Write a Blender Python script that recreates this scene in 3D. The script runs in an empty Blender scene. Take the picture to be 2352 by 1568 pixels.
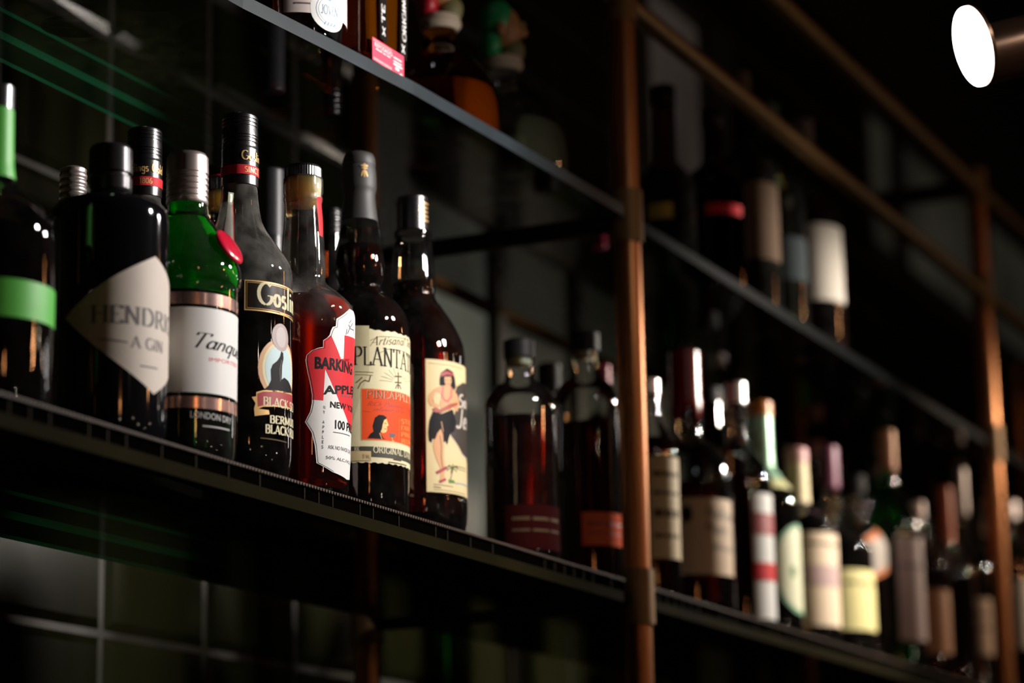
import bpy, bmesh, math, random
from math import sin, cos, pi, radians, asin, atan2, sqrt
from mathutils import Vector, Matrix
from mathutils.geometry import tessellate_polygon
random.seed(4)
SC = bpy.context.scene
COL = SC.collection

# ------------------------------------------------------------ camera
FPX = 5912.0
CAMP = Vector((0, 0, 1.35))
def _axes():
    a, b, g = radians(65.08), radians(13.075), radians(-1.037)
    fwd = Vector((sin(a)*cos(b), cos(a)*cos(b), sin(b)))
    right = Vector((cos(a), -sin(a), 0))
    up = right.cross(fwd)
    return cos(g)*right + sin(g)*up, -sin(g)*right + cos(g)*up, fwd
RT, UP, FW = _axes()
cd = bpy.data.cameras.new('camera'); cam = bpy.data.objects.new('camera', cd); COL.objects.link(cam)
cam.matrix_world = Matrix(((RT.x, UP.x, -FW.x, CAMP.x), (RT.y, UP.y, -FW.y, CAMP.y), (RT.z, UP.z, -FW.z, CAMP.z), (0, 0, 0, 1)))
cd.sensor_width = 36; cd.lens = FPX*36/2352; cd.clip_start = .01; cd.clip_end = 60
cd.dof.use_dof = True; cd.dof.focus_distance = 2.16; cd.dof.aperture_fstop = 3.5
SC.camera = cam
vs = SC.view_settings
vs.view_transform = 'Standard'; vs.look = 'None'; vs.gamma = 1; vs.use_curve_mapping = False
vs.exposure = 0.0
SC.cycles.max_bounces = 8; SC.cycles.transparent_max_bounces = 16; SC.cycles.transmission_bounces = 7; SC.cycles.glossy_bounces = 3; SC.cycles.diffuse_bounces = 2
SC.cycles.use_adaptive_sampling = True; SC.cycles.adaptive_threshold = .04
SC.cycles.caustics_reflective = False; SC.cycles.caustics_refractive = False
SC.cycles.sample_clamp_indirect = 3.0
try: SC.cycles.use_denoising = True
except Exception: pass
w = bpy.data.worlds.new('night'); SC.world = w; w.use_nodes = True
w.node_tree.nodes['Background'].inputs[0].default_value = (.14, .12, .07, 1)
w.node_tree.nodes['Background'].inputs[1].default_value = .05

# ------------------------------------------------------------ geometry of the view (points measured on the photo -> metres)
def ray(x, y): return FW + RT*((x-1176)/FPX) - UP*((y-784)/FPX)
def onY(x, y, Y): d = ray(x, y); return CAMP + d*(Y/d.y)
def onZ(x, y, Z): d = ray(x, y); return CAMP + d*((Z-CAMP.z)/d.z)
def depth(p): return (Vector(p)-CAMP).dot(FW)
YF = 1.0186            # front edge of the shelves
YB = 1.302             # rear edge
YW = 1.51              # tiled wall
Z1 = 1.35+.3625        # top of the lower shelf mat
Z2 = 1.35+.768         # top of the upper glass
XP = [2.4925-1.5175*1, 2.4925, 4.01, 5.5275]   # posts

# ------------------------------------------------------------ lamps
LAMPS = []
def spot(loc, target, power, size=110, blend=.6, col=(1, .95, .92), rad=.03):
    l = bpy.data.lights.new('spot_light', 'SPOT'); l.energy = power; l.spot_size = radians(size); l.spot_blend = blend
    l.color = col; l.shadow_soft_size = rad
    o = bpy.data.objects.new('spot_light', l); COL.objects.link(o); o.location = loc
    o.rotation_euler = (Vector(target)-Vector(loc)).to_track_quat('-Z', 'Y').to_euler()
    return o

# ------------------------------------------------------------ materials
M = {}
def mat(name, base=(.5, .5, .5), rough=.5, metal=0., ior=1.5, coat=0., emis=None, es=0., trans=0., alpha=1., noise=None, bump=0., spec=None):
    if name in M: return M[name]
    m = bpy.data.materials.new(name); m.use_nodes = True; nt = m.node_tree
    b = nt.nodes['Principled BSDF']
    b.inputs['Base Color'].default_value = (*base, 1); b.inputs['Roughness'].default_value = rough
    b.inputs['Metallic'].default_value = metal; b.inputs['IOR'].default_value = ior
    b.inputs['Coat Weight'].default_value = coat; b.inputs['Coat Roughness'].default_value = .08
    b.inputs['Transmission Weight'].default_value = trans; b.inputs['Alpha'].default_value = alpha
    if spec is not None: b.inputs['Specular IOR Level'].default_value = spec
    if emis: b.inputs['Emission Color'].default_value = (*emis, 1); b.inputs['Emission Strength'].default_value = es
    if noise:
        sc, amt = noise
        tc = nt.nodes.new('ShaderNodeTexCoord'); n = nt.nodes.new('ShaderNodeTexNoise'); n.inputs['Scale'].default_value = sc; n.inputs['Detail'].default_value = 6
        r = nt.nodes.new('ShaderNodeMapRange'); r.inputs['To Min'].default_value = 1-amt; r.inputs['To Max'].default_value = 1+amt
        mx = nt.nodes.new('ShaderNodeVectorMath'); mx.operation = 'SCALE'; mx.inputs[0].default_value = base
        nt.links.new(tc.outputs['Object'], n.inputs['Vector']); nt.links.new(n.outputs['Fac'], r.inputs['Value'])
        nt.links.new(r.outputs['Result'], mx.inputs['Scale']); nt.links.new(mx.outputs['Vector'], b.inputs['Base Color'])
        if bump:
            bp = nt.nodes.new('ShaderNodeBump'); bp.inputs['Strength'].default_value = bump; bp.inputs['Distance'].default_value = .002
            nt.links.new(n.outputs['Fac'], bp.inputs['Height']); nt.links.new(bp.outputs['Normal'], b.inputs['Normal'])
    M[name] = m; return m

def thin(name, tint=(.9, .93, .9), rough=.02, dust=0., refl=1.0, settle=None):
    """a bottle wall or glass sheet: lets light through, reflects by fresnel, with a little dust on it"""
    if name in M: return M[name]
    m = bpy.data.materials.new(name); m.use_nodes = True; nt = m.node_tree
    for n in list(nt.nodes):
        if n.type != 'OUTPUT_MATERIAL': nt.nodes.remove(n)
    out = [n for n in nt.nodes][0]
    t = nt.nodes.new('ShaderNodeBsdfTransparent'); t.inputs[0].default_value = (*tint, 1)
    lw = nt.nodes.new('ShaderNodeLayerWeight'); lw.inputs[0].default_value = .35
    edge = nt.nodes.new('ShaderNodeMix'); edge.data_type = 'RGBA'
    edge.inputs['A'].default_value = (*tint, 1); edge.inputs['B'].default_value = (*[c*c*.35 for c in tint], 1)
    pw = nt.nodes.new('ShaderNodeMath'); pw.operation = 'POWER'; pw.inputs[1].default_value = 3.0
    nt.links.new(lw.outputs['Facing'], pw.inputs[0]); nt.links.new(pw.outputs[0], edge.inputs['Factor'])
    nt.links.new(edge.outputs['Result'], t.inputs[0])
    g = nt.nodes.new('ShaderNodeBsdfGlossy'); g.inputs['Roughness'].default_value = rough; g.inputs[0].default_value = (refl, refl, refl, 1)
    fr = nt.nodes.new('ShaderNodeFresnel'); fr.inputs[0].default_value = 1.55
    mx = nt.nodes.new('ShaderNodeMixShader')
    nt.links.new(fr.outputs[0], mx.inputs[0]); nt.links.new(t.outputs[0], mx.inputs[1]); nt.links.new(g.outputs[0], mx.inputs[2])
    last = mx
    if dust:
        d = nt.nodes.new('ShaderNodeBsdfDiffuse'); d.inputs[0].default_value = (.75, .72, .66, 1)
        tc = nt.nodes.new('ShaderNodeTexCoord'); nz = nt.nodes.new('ShaderNodeTexNoise'); nz.inputs['Scale'].default_value = 60; nz.inputs['Detail'].default_value = 8
        mr = nt.nodes.new('ShaderNodeMapRange'); mr.inputs['From Min'].default_value = .35; mr.inputs['From Max'].default_value = .75
        mr.inputs['To Min'].default_value = dust*.4; mr.inputs['To Max'].default_value = dust*1.8
        m2 = nt.nodes.new('ShaderNodeMixShader')
        nt.links.new(tc.outputs['Object'], nz.inputs['Vector']); nt.links.new(nz.outputs['Fac'], mr.inputs['Value'])
        fac = mr.outputs['Result']
        if settle:                       # dust only settles on shoulders and neck
            sx = nt.nodes.new('ShaderNodeSeparateXYZ'); nt.links.new(tc.outputs['Object'], sx.inputs[0])
            h = nt.nodes.new('ShaderNodeMapRange'); h.inputs['From Min'].default_value = settle[0]; h.inputs['From Max'].default_value = settle[1]
            h.inputs['To Min'].default_value = .06; h.inputs['To Max'].default_value = 1
            mm = nt.nodes.new('ShaderNodeMath'); mm.operation = 'MULTIPLY'
            nt.links.new(sx.outputs['Z'], h.inputs['Value']); nt.links.new(h.outputs['Result'], mm.inputs[0]); nt.links.new(fac, mm.inputs[1]); fac = mm.outputs[0]
        nt.links.new(fac, m2.inputs[0]); nt.links.new(mx.outputs[0], m2.inputs[1]); nt.links.new(d.outputs[0], m2.inputs[2])
        last = m2
    nt.links.new(last.outputs[0], out.inputs['Surface'])
    M[name] = m; return m

def liq(name, color, murk=(.02, .002, .001), amt=.25, rough=.0):
    """spirit in a bottle: refracts, tinted, a little murky"""
    if name in M: return M[name]
    m = bpy.data.materials.new(name); m.use_nodes = True; nt = m.node_tree
    for n in list(nt.nodes):
        if n.type != 'OUTPUT_MATERIAL': nt.nodes.remove(n)
    out = [n for n in nt.nodes][0]
    g = nt.nodes.new('ShaderNodeBsdfGlass'); g.inputs['Color'].default_value = (*color, 1); g.inputs['Roughness'].default_value = rough; g.inputs['IOR'].default_value = 1.4
    d = nt.nodes.new('ShaderNodeBsdfTranslucent'); d.inputs[0].default_value = (*murk, 1)
    d2 = nt.nodes.new('ShaderNodeBsdfDiffuse'); d2.inputs[0].default_value = (*murk, 1)
    a = nt.nodes.new('ShaderNodeAddShader'); nt.links.new(d.outputs[0], a.inputs[0]); nt.links.new(d2.outputs[0], a.inputs[1])
    mx = nt.nodes.new('ShaderNodeMixShader'); mx.inputs[0].default_value = amt
    nt.links.new(g.outputs[0], mx.inputs[1]); nt.links.new(a.outputs[0], mx.inputs[2])
    nt.links.new(mx.outputs[0], out.inputs['Surface'])
    M[name] = m; return m

BLACKCAP = mat('black_cap', (.003, .0026, .004), .27, ior=2.0)
MATTEBLACK = mat('matte_black_capsule', (.035, .033, .03), .55)
SILVERCAP = mat('brushed_silver_cap', (.75, .66, .64), .32, metal=.9, noise=(90, .12))
RAILM = mat('dull_brass_rail', (.26, .14, .045), .5, metal=1, noise=(9, .3))
COPPER = mat('copper_pipe', (.42, .17, .065), .38, metal=1, noise=(14, .25))
FITTING = mat('dark_brass_fitting', (.20, .11, .04), .55, metal=.6, noise=(30, .3))
DARKPIPE = mat('dark_iron_pipe', (.02, .014, .012), .4, metal=.5)
CORK = mat('pale_cork', (.85, .66, .44), .8, noise=(200, .1))
CORK.node_tree.nodes['Principled BSDF'].inputs['Subsurface Weight'].default_value = .85
CORK.node_tree.nodes['Principled BSDF'].inputs['Subsurface Radius'].default_value = (1, .6, .35)
CORK.node_tree.nodes['Principled BSDF'].inputs['Subsurface Scale'].default_value = .05
PAPER = mat('white_paper', (.78, .77, .74), .55, coat=.1)
CREAM = mat('cream_paper', (.74, .67, .42), .6, noise=(120, .05))
KRAFT = mat('tan_paper', (.60, .46, .24), .6, noise=(100, .06))
GREYPAPER = mat('grey_cream_paper', (.62, .54, .46), .62, noise=(100, .05))
INK = mat('black_ink', (.012, .011, .012), .6, spec=.15)
GREYINK = mat('grey_ink', (.16, .15, .15), .6, spec=.15)
BROWNINK = mat('brown_ink', (.10, .065, .03), .6, spec=.15)
RED = mat('red_ink', (.72, .035, .045), .5, spec=.15)
ORANGERED = mat('orange_red_ink', (.80, .085, .02), .5, spec=.15)
ORANGE = mat('orange_ink', (.85, .22, .05), .5)
GOLD = mat('gold_foil', (.80, .50, .20), .4, metal=.35)
TAN = mat('tan_ink', (.70, .40, .22), .5)
PALEBLUE = mat('pale_blue_ink', (.50, .66, .68), .5)
BLUE = mat('blue_ink', (.10, .25, .42), .5)
DARKRED = mat('dark_red_ink', (.36, .03, .035), .5)
BLACKLABEL = mat('black_label', (.010, .008, .007), .25, coat=.6)
SKIN = mat('tan_skin_ink', (.66, .33, .15), .55)
GREENINK = mat('green_ink', (.10, .22, .05), .5)
GREENBAND = mat('bright_green_band', (.10, .55, .06), .45)
COPPERBAND = mat('copper_foil_band', (.88, .58, .52), .2, metal=.9)
CLEAR = thin('clear_glass', (.93, .95, .92), dust=.004)
DUSTY = thin('dusty_clear_glass', (.90, .90, .86), dust=.075, settle=(.145, .165))
HAZY = thin('lightly_dusty_clear_glass', (.93, .93, .90), dust=.035, settle=(.145, .16))
BROWNGLASS = thin('brown_glass', (.30, .12, .05), dust=.01)
BLACKGLASS = mat('black_glass', (.004, .004, .005), .06, ior=1.55)
GREENGLASS = thin('green_glass', (.10, .80, .20), dust=.01)
RUM = liq('dark_rum', (.30, .03, .01), (.05, .006, .002), .10)
BLACKRUM = liq('black_rum', (.02, .004, .002), (.012, .002, .001), .3)
APPLE = liq('red_amber_spirit', (.95, .14, .05), (.70, .04, .012), .24)
WHISKEY = liq('whiskey', (.45, .07, .02), (.12, .012, .003), .06)
AMBER = liq('amber_tequila', (.80, .50, .12), (.42, .24, .05), .16)
WATER = liq('clear_spirit', (.90, .93, .90), (.2, .2, .2), .02)
GREENGIN = liq('spirit_in_green_glass', (.08, .90, .18), (.02, .80, .09), .26)

# ------------------------------------------------------------ mesh helpers
def link(name, bm, mats, parent=None, smooth=True, loc=None):
    me = bpy.data.meshes.new(name); bm.to_mesh(me); bm.free()
    for m in (mats if isinstance(mats, (list, tuple)) else [mats]): me.materials.append(m)
    if smooth:
        for p in me.polygons: p.use_smooth = True
        try: me.set_sharp_from_angle(angle=radians(38))
        except Exception: pass
    o = bpy.data.objects.new(name, me); COL.objects.link(o)
    if parent: o.parent = parent
    if loc is not None: o.location = loc
    return o
def tag(o, label, cat, group=None):
    o['label'] = label; o['category'] = cat
    if group: o['group'] = group
    return o
def empty(name, loc, label=None, cat=None, group=None):
    o = bpy.data.objects.new(name, None); COL.objects.link(o); o.location = loc; o.empty_display_size = .02
    if label: tag(o, label, cat, group)
    return o
def box(bm, x0, x1, y0, y1, z0, z1, mi=0, bev=0):
    vs = [bm.verts.new(p) for p in ((x0, y0, z0), (x1, y0, z0), (x1, y1, z0), (x0, y1, z0), (x0, y0, z1), (x1, y0, z1), (x1, y1, z1), (x0, y1, z1))]
    fs = [bm.faces.new([vs[i] for i in f]) for f in ((0, 3, 2, 1), (4, 5, 6, 7), (0, 1, 5, 4), (1, 2, 6, 5), (2, 3, 7, 6), (3, 0, 4, 7))]
    for f in fs: f.material_index = mi
    if bev: bmesh.ops.bevel(bm, geom=list({e for f in fs for e in f.edges}), offset=bev, segments=2, affect='EDGES', profile=.6)
    return fs
def lathe(bm, prof, n=64, rmod=None, mi=0, capb=True, capt=True, sq=None):
    full = []
    for (p, q) in zip(prof, prof[1:]):        # support rings keep long straight walls straight
        full.append(p); L = math.hypot(p[0]-q[0], p[1]-q[1])
        if L > .005:
            for f in (.0005/L, .0014/L, 1-.0014/L, 1-.0005/L): full.append((p[0]+(q[0]-p[0])*f, p[1]+(q[1]-p[1])*f))
    prof = full+[prof[-1]]
    rings = []
    for (z, r) in prof:
        ring = []
        for i in range(n):
            t = 2*pi*i/n; rr = r
            if rmod: rr = r*rmod(t, z)
            if sq:                      # superellipse cross-section: (aspect_y, power, turn)
                ay, pw_, tr = sq(z) if callable(sq) else sq
                c, s = cos(t-tr), sin(t-tr)
                k = (abs(c)**pw_ + abs(s/ay)**pw_)**(-1/pw_); rr = rr*k
            ring.append(bm.verts.new((rr*cos(t), rr*sin(t), z)))
        rings.append(ring)
    for a, b in zip(rings, rings[1:]):
        for i in range(n):
            f = bm.faces.new((a[i], a[(i+1) % n], b[(i+1) % n], b[i])); f.material_index = mi
    if capb: bm.faces.new(list(reversed(rings[0]))).material_index = mi
    if capt: bm.faces.new(rings[-1]).material_index = mi
def catmull(pts, k=4):
    out = []
    P = [pts[0]]+list(pts)+[pts[-1]]
    for i in range(1, len(P)-2):
        a, b, c, d = P[i-1], P[i], P[i+1], P[i+2]
        if abs(b[0]-c[0]) < 1e-7 and abs(b[1]-c[1]) < 1e-7: continue
        for j in range(k):
            t = j/k
            r = .5*(2*b[1]+(c[1]-a[1])*t+(2*a[1]-5*b[1]+4*c[1]-d[1])*t*t+(3*b[1]-a[1]-3*c[1]+d[1])*t**3)
            z = b[0]+(c[0]-b[0])*t
            lo, hi = min(b[1], c[1]), max(b[1], c[1]); m = (hi-lo)*.15
            out.append((z, max(lo-m, min(hi+m, r))))
    out.append(pts[-1]); return out
def tube(bm, p0, p1, r, n=24, mi=0):
    p0, p1 = Vector(p0), Vector(p1); d = (p1-p0).normalized()
    a = d.orthogonal().normalized(); b = d.cross(a)
    R = []
    for p in (p0, p1): R.append([bm.verts.new(p+a*r*cos(2*pi*i/n)+b*r*sin(2*pi*i/n)) for i in range(n)])
    for i in range(n): bm.faces.new((R[0][i], R[0][(i+1) % n], R[1][(i+1) % n], R[1][i])).material_index = mi
    bm.faces.new(list(reversed(R[0]))).material_index = mi; bm.faces.new(R[1]).material_index = mi
    bmesh.ops.recalc_face_normals(bm, faces=bm.faces)

# ------------------------------------------------------------ lettering: broad-nib strokes
def arc(cx, cy, rx, ry, a0, a1, n=10): return [(cx+rx*cos(radians(a0+(a1-a0)*i/n)), cy+ry*sin(radians(a0+(a1-a0)*i/n))) for i in range(n+1)]
G = {
 'A': (.82, [[(.08, 0), (.41, 1)], [(.41, 1), (.76, 0)], [(.2, .34), (.62, .34)]], [(.08, 0), (.76, 0)]),
 'B': (.66, [[(.14, 0), (.14, 1)], [(.14, 1), (.36, 1)]+arc(.36, .77, .2, .23, 90, -90, 8)+[(.14, .54)], [(.14, .54), (.38, .54)]+arc(.38, .27, .22, .27, 90, -90, 8)+[(.14, 0)]], []),
 'C': (.76, [arc(.44, .5, .36, .5, 50, 310, 16)], []),
 'D': (.78, [[(.14, 0), (.14, 1)], [(.14, 1), (.34, 1)]+arc(.34, .5, .36, .5, 90, -90, 12)+[(.14, 0)]], []),
 'E': (.62, [[(.14, 0), (.14, 1)], [(.14, 1), (.56, 1), (.56, .86)], [(.14, .52), (.44, .52)], [(.14, 0), (.58, 0), (.58, .16)]], []),
 'F': (.58, [[(.14, 0), (.14, 1)], [(.14, 1), (.54, 1), (.54, .86)], [(.14, .52), (.42, .52)]], [(.14, 0)]),
 'G': (.80, [arc(.44, .5, .36, .5, 50, 330, 16)+[(.74, .42), (.52, .42)]], []),
 'H': (.82, [[(.14, 0), (.14, 1)], [(.68, 0), (.68, 1)], [(.14, .52), (.68, .52)]], [(.14, 0), (.14, 1), (.68, 0), (.68, 1)]),
 'I': (.30, [[(.15, 0), (.15, 1)]], [(.15, 0), (.15, 1)]),
 'J': (.48, [[(.34, 1), (.34, .2)]+arc(.19, .2, .15, .2, 0, -150, 6)], [(.34, 1)]),
 'K': (.76, [[(.14, 0), (.14, 1)], [(.66, 1), (.14, .42)], [(.28, .56), (.7, 0)]], [(.14, 0), (.14, 1), (.66, 1), (.7, 0)]),
 'L': (.60, [[(.14, 0), (.14, 1)], [(.14, 0), (.56, 0), (.56, .18)]], [(.14, 1)]),
 'M': (.96, [[(.14, 0), (.14, 1)], [(.14, 1), (.48, .1)], [(.48, .1), (.82, 1)], [(.82, 1), (.82, 0)]], [(.14, 0), (.82, 0)]),
 'N': (.82, [[(.14, 0), (.14, 1)], [(.14, 1), (.68, 0)], [(.68, 0), (.68, 1)]], [(.14, 0), (.68, 1), (.14, 1)]),
 'O': (.84, [arc(.42, .5, .36, .5, 0, 360, 20)], []),
 'P': (.64, [[(.14, 0), (.14, 1)], [(.14, 1), (.34, 1)]+arc(.34, .74, .24, .26, 90, -90, 8)+[(.14, .48)]], [(.14, 0)]),
 'R': (.74, [[(.14, 0), (.14, 1)], [(.14, 1), (.34, 1)]+arc(.34, .75, .22, .25, 90, -90, 8)+[(.14, .5)], [(.36, .5), (.68, 0)]], [(.14, 0), (.68, 0)]),
 'S': (.60, [arc(.3, .75, .2, .25, 40, 230, 8)+arc(.3, .25, .22, .27, 60, -140, 9)], []),
 'T': (.72, [[(.36, 0), (.36, 1)], [(.06, .84), (.06, 1), (.66, 1), (.66, .84)]], [(.36, 0)]),
 'U': (.80, [[(.14, 1), (.14, .32)]+arc(.40, .32, .26, .32, 180, 360, 8)+[(.66, 1)]], [(.14, 1), (.66, 1)]),
 'V': (.78, [[(.08, 1), (.39, 0)], [(.39, 0), (.70, 1)]], [(.08, 1), (.70, 1)]),
 'W': (1.1, [[(.08, 1), (.32, 0)], [(.32, 0), (.55, .9)], [(.55, .9), (.78, 0)], [(.78, 0), (1.02, 1)]], []),
 'Y': (.72, [[(.08, 1), (.36, .48)], [(.36, .48), (.66, 1)], [(.36, .48), (.36, 0)]], [(.36, 0)]),
 "'": (.2, [[(.1, 1), (.08, .76)]], []),
 ' ': (.36, [], []), '.': (.2, [[(.1, 0), (.1, .06)]], []), '-': (.4, [[(.08, .45), (.34, .45)]], []),
 'a': (.50, [arc(.23, .27, .17, .27, 0, 360, 14), [(.41, .54), (.41, .08), (.48, 0)]], []),
 'b': (.52, [[(.11, 1), (.11, 0)], arc(.28, .27, .18, .27, 0, 360, 14)], []),
 'd': (.52, [[(.41, 1), (.41, 0)], arc(.24, .27, .18, .27, 0, 360, 14)], []),
 'e': (.46, [[(.07, .3), (.40, .3)]+arc(.24, .28, .17, .27, 10, 310, 14)], []),
 'f': (.34, [arc(.24, .82, .11, .18, 20, 180, 6)+[(.13, 0)], [(.02, .54), (.28, .54)]], []),
 'g': (.50, [arc(.23, .3, .17, .25, 0, 360, 14), [(.41, .54), (.40, -.1)]+arc(.23, -.12, .17, .18, 0, -150, 7)], []),
 'h': (.54, [[(.11, 1), (.11, 0)], arc(.26, .32, .15, .22, 180, 0, 7)+[(.41, 0)]], []),
 'i': (.24, [[(.12, .54), (.12, 0)], [(.12, .72), (.12, .8)]], []),
 'l': (.24, [[(.12, 1), (.12, 0)]], []),
 'm': (.80, [[(.11, .54), (.11, 0)], arc(.25, .34, .14, .2, 180, 0, 6)+[(.39, 0)], arc(.53, .34, .14, .2, 180, 0, 6)+[(.67, 0)]], []),
 'n': (.52, [[(.11, .54), (.11, 0)], arc(.25, .32, .14, .22, 180, 0, 7)+[(.40, 0)]], []),
 'o': (.48, [arc(.24, .27, .17, .27, 0, 360, 16)], []),
 'q': (.50, [arc(.23, .27, .17, .27, 0, 360, 14), [(.41, .54), (.41, -.36)]], []),
 'r': (.36, [[(.11, .54), (.11, 0)], arc(.27, .36, .15, .18, 170, 60, 5)], []),
 's': (.40, [arc(.2, .41, .13, .14, 40, 235, 7)+arc(.2, .14, .14, .15, 60, -145, 8)], []),
 't': (.32, [[(.14, .78), (.14, .1), (.22, 0), (.3, .04)], [(.02, .54), (.28, .54)]], []),
 'u': (.52, [[(.11, .54), (.11, .2)]+arc(.25, .2, .14, .2, 180, 360, 6)+[(.40, .54)], [(.40, .3), (.40, 0), (.48, 0)]], []),
 'v': (.46, [[(.04, .54), (.22, 0)], [(.22, 0), (.42, .54)]], []),
 'y': (.50, [[(.11, .54), (.11, .2)]+arc(.25, .2, .14, .2, 180, 360, 6), [(.40, .54), (.38, -.2), (.2, -.34)]], []),
}
def stroke_text(s, serif=True, nib=(.075, .022), gap=.04):
    """-> (polys in unit height, width)"""
    x = 0; polys = []
    for ch in s:
        wd, st, sf = G.get(ch) or G.get(ch.upper()) or G[' ']
        for pl in st:
            for (a, b) in zip(pl, pl[1:]):
                if abs(a[0]-b[0])+abs(a[1]-b[1]) < 1e-6: continue
                dx, dy = b[0]-a[0], b[1]-a[1]; L = math.hypot(dx, dy)
                wdt = (nib[0]*abs(dy)+nib[1]*abs(dx))/L
                if dx*dy > 0 and abs(dx) > .1*L and L > .5: wdt *= .55
                nx, ny = -dy/L*wdt, dx/L*wdt
                ex, ey = dx/L*wdt*.25, dy/L*wdt*.25
                polys.append([(x+a[0]+nx-ex, a[1]+ny-ey), (x+a[0]-nx-ex, a[1]-ny-ey), (x+b[0]-nx+ex, b[1]-ny+ey), (x+b[0]+nx+ex, b[1]+ny+ey)])
        if serif:
            for (sx, sy) in sf:
                t = .022; y = sy + (t if sy == 0 else -t)
                polys.append([(x+sx-.15, y-t), (x+sx+.15, y-t), (x+sx+.15, y+t), (x+sx-.15, y+t)])
        x += wd+gap
    return polys, x-gap
def font_tris(s, bold=0.):
    cu = bpy.data.curves.new('lettering', 'FONT'); cu.body = s; cu.size = 1; cu.offset = bold; cu.resolution_u = 3
    o = bpy.data.objects.new('lettering', cu); COL.objects.link(o)
    dg = bpy.context.evaluated_depsgraph_get(); dg.update()
    me = o.evaluated_get(dg).to_mesh()
    vs_ = [(v.co.x, v.co.y) for v in me.vertices]
    polys = [[vs_[i] for i in p.vertices] for p in me.polygons]
    wd = max(v[0] for v in vs_) if vs_ else 0
    o.to_mesh_clear() if hasattr(o, 'to_mesh_clear') else None
    bpy.data.objects.remove(o); bpy.data.curves.remove(cu)
    return polys, wd

# ------------------------------------------------------------ bottles
class Bottle:
    def __init__(s, name, label, cat, ax, ay, rpx, inset=.010, zb=Z1, group=None, yc=None, tall=None):
        """ax, ay: a point the axis passes through in the photo; rpx: half width there"""
        Y = YF+inset+.04
        for _ in range(6):
            p = onY(ax, ay, yc if yc else Y); r = rpx*depth(p)/FPX; Y = YF+inset+r
        s.Y = yc if yc else Y
        s.p = onY(ax, ay, s.Y); s.x = s.p.x; s.D = depth(s.p); s.R = r; s.zb = zb
        s.ax, s.ay = ax, ay
        s.th = atan2(CAMP.y-s.Y, CAMP.x-s.x)      # towards the viewer
        s.root = empty(name, (s.x, s.Y, zb), label, cat, group)
    def z(s, y):                       # photo row -> height above shelf, on the axis
        # the point on the vertical axis seen at row y
        q = Vector((s.x, s.Y, s.p.z)); d = (q-CAMP); base = 784-FPX*d.dot(UP)/d.dot(FW)
        q2 = q+Vector((0, 0, .1)); d2 = q2-CAMP; b2 = 784-FPX*d2.dot(UP)/d2.dot(FW)
        return s.p.z+(y-base)/(b2-base)*.1 - s.zb
    def r(s, hw): return hw*s.D/FPX
    def prof(s, pts, k=4, smooth=True):
        q = []
        for (y, hw) in pts:
            q.append((0.0 if y is None else s.z(y), s.r(hw)))
        q = [(z, r) for (z, r) in q]
        return catmull(q, k) if smooth else q
    def part(s, name, prof, m, n=64, rmod=None, parent=None, **kw):
        bm = bmesh.new(); lathe(bm, prof, n, rmod, **kw)
        return link(name, bm, m, parent or s.root)
    def glassbody(s, prof, m, name='glass_body', n=64, **kw):
        s.bprof = prof
        zb, rb = prof[0]
        pr = [(max(zb, 0), rb*.55), (zb, rb*.9)]+[(zb+.003, rb)]+[p for p in prof if p[0] > zb+.004]
        return s.part(name, pr, m, n, capt=False, **kw)
    def liquid(s, ytop, m, zbot=.006, name='liquid', n=64, t=.0022, **kw):
        zt = s.z(ytop) if ytop is not None else 9
        pr = [(zbot, s.rad(zbot+.004)*.8), (zbot+.004, s.rad(zbot+.006)-t)]
        for (z, r) in s.bprof:
            if zbot+.006 < z < zt-.0005: pr.append((z, r-t))
        pr.append((zt, s.rad(zt)-t))
        return s.part(name, pr, m, n, **kw)
    def rad(s, z):
        P = s.bprof
        if z <= P[0][0]: return P[0][1]
        for a, b in zip(P, P[1:]):
            if a[0] <= z <= b[0]: return a[1]+(b[1]-a[1])*(z-a[0])/max(1e-9, b[0]-a[0])
        return P[-1][1]
    def ang(s, x, y, r=None):
        """photo point on the near side -> (angle from the viewer direction, height)"""
        d = ray(x, y); ox, oy = CAMP.x-s.x, CAMP.y-s.Y
        zz = None; rr = r or s.R
        for _ in range(4):
            a = d.x**2+d.y**2; b = 2*(ox*d.x+oy*d.y); c = ox*ox+oy*oy-rr*rr
            D = b*b-4*a*c; t = (-b-sqrt(max(D, 0)))/(2*a)
            X, Yv, Z = ox+d.x*t, oy+d.y*t, CAMP.z+d.z*t-s.zb
            if r is None: rr = s.rad(Z)
        th = atan2(Yv, X)-s.th
        while th > pi: th -= 2*pi
        while th < -pi: th += 2*pi
        return th, Z

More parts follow.
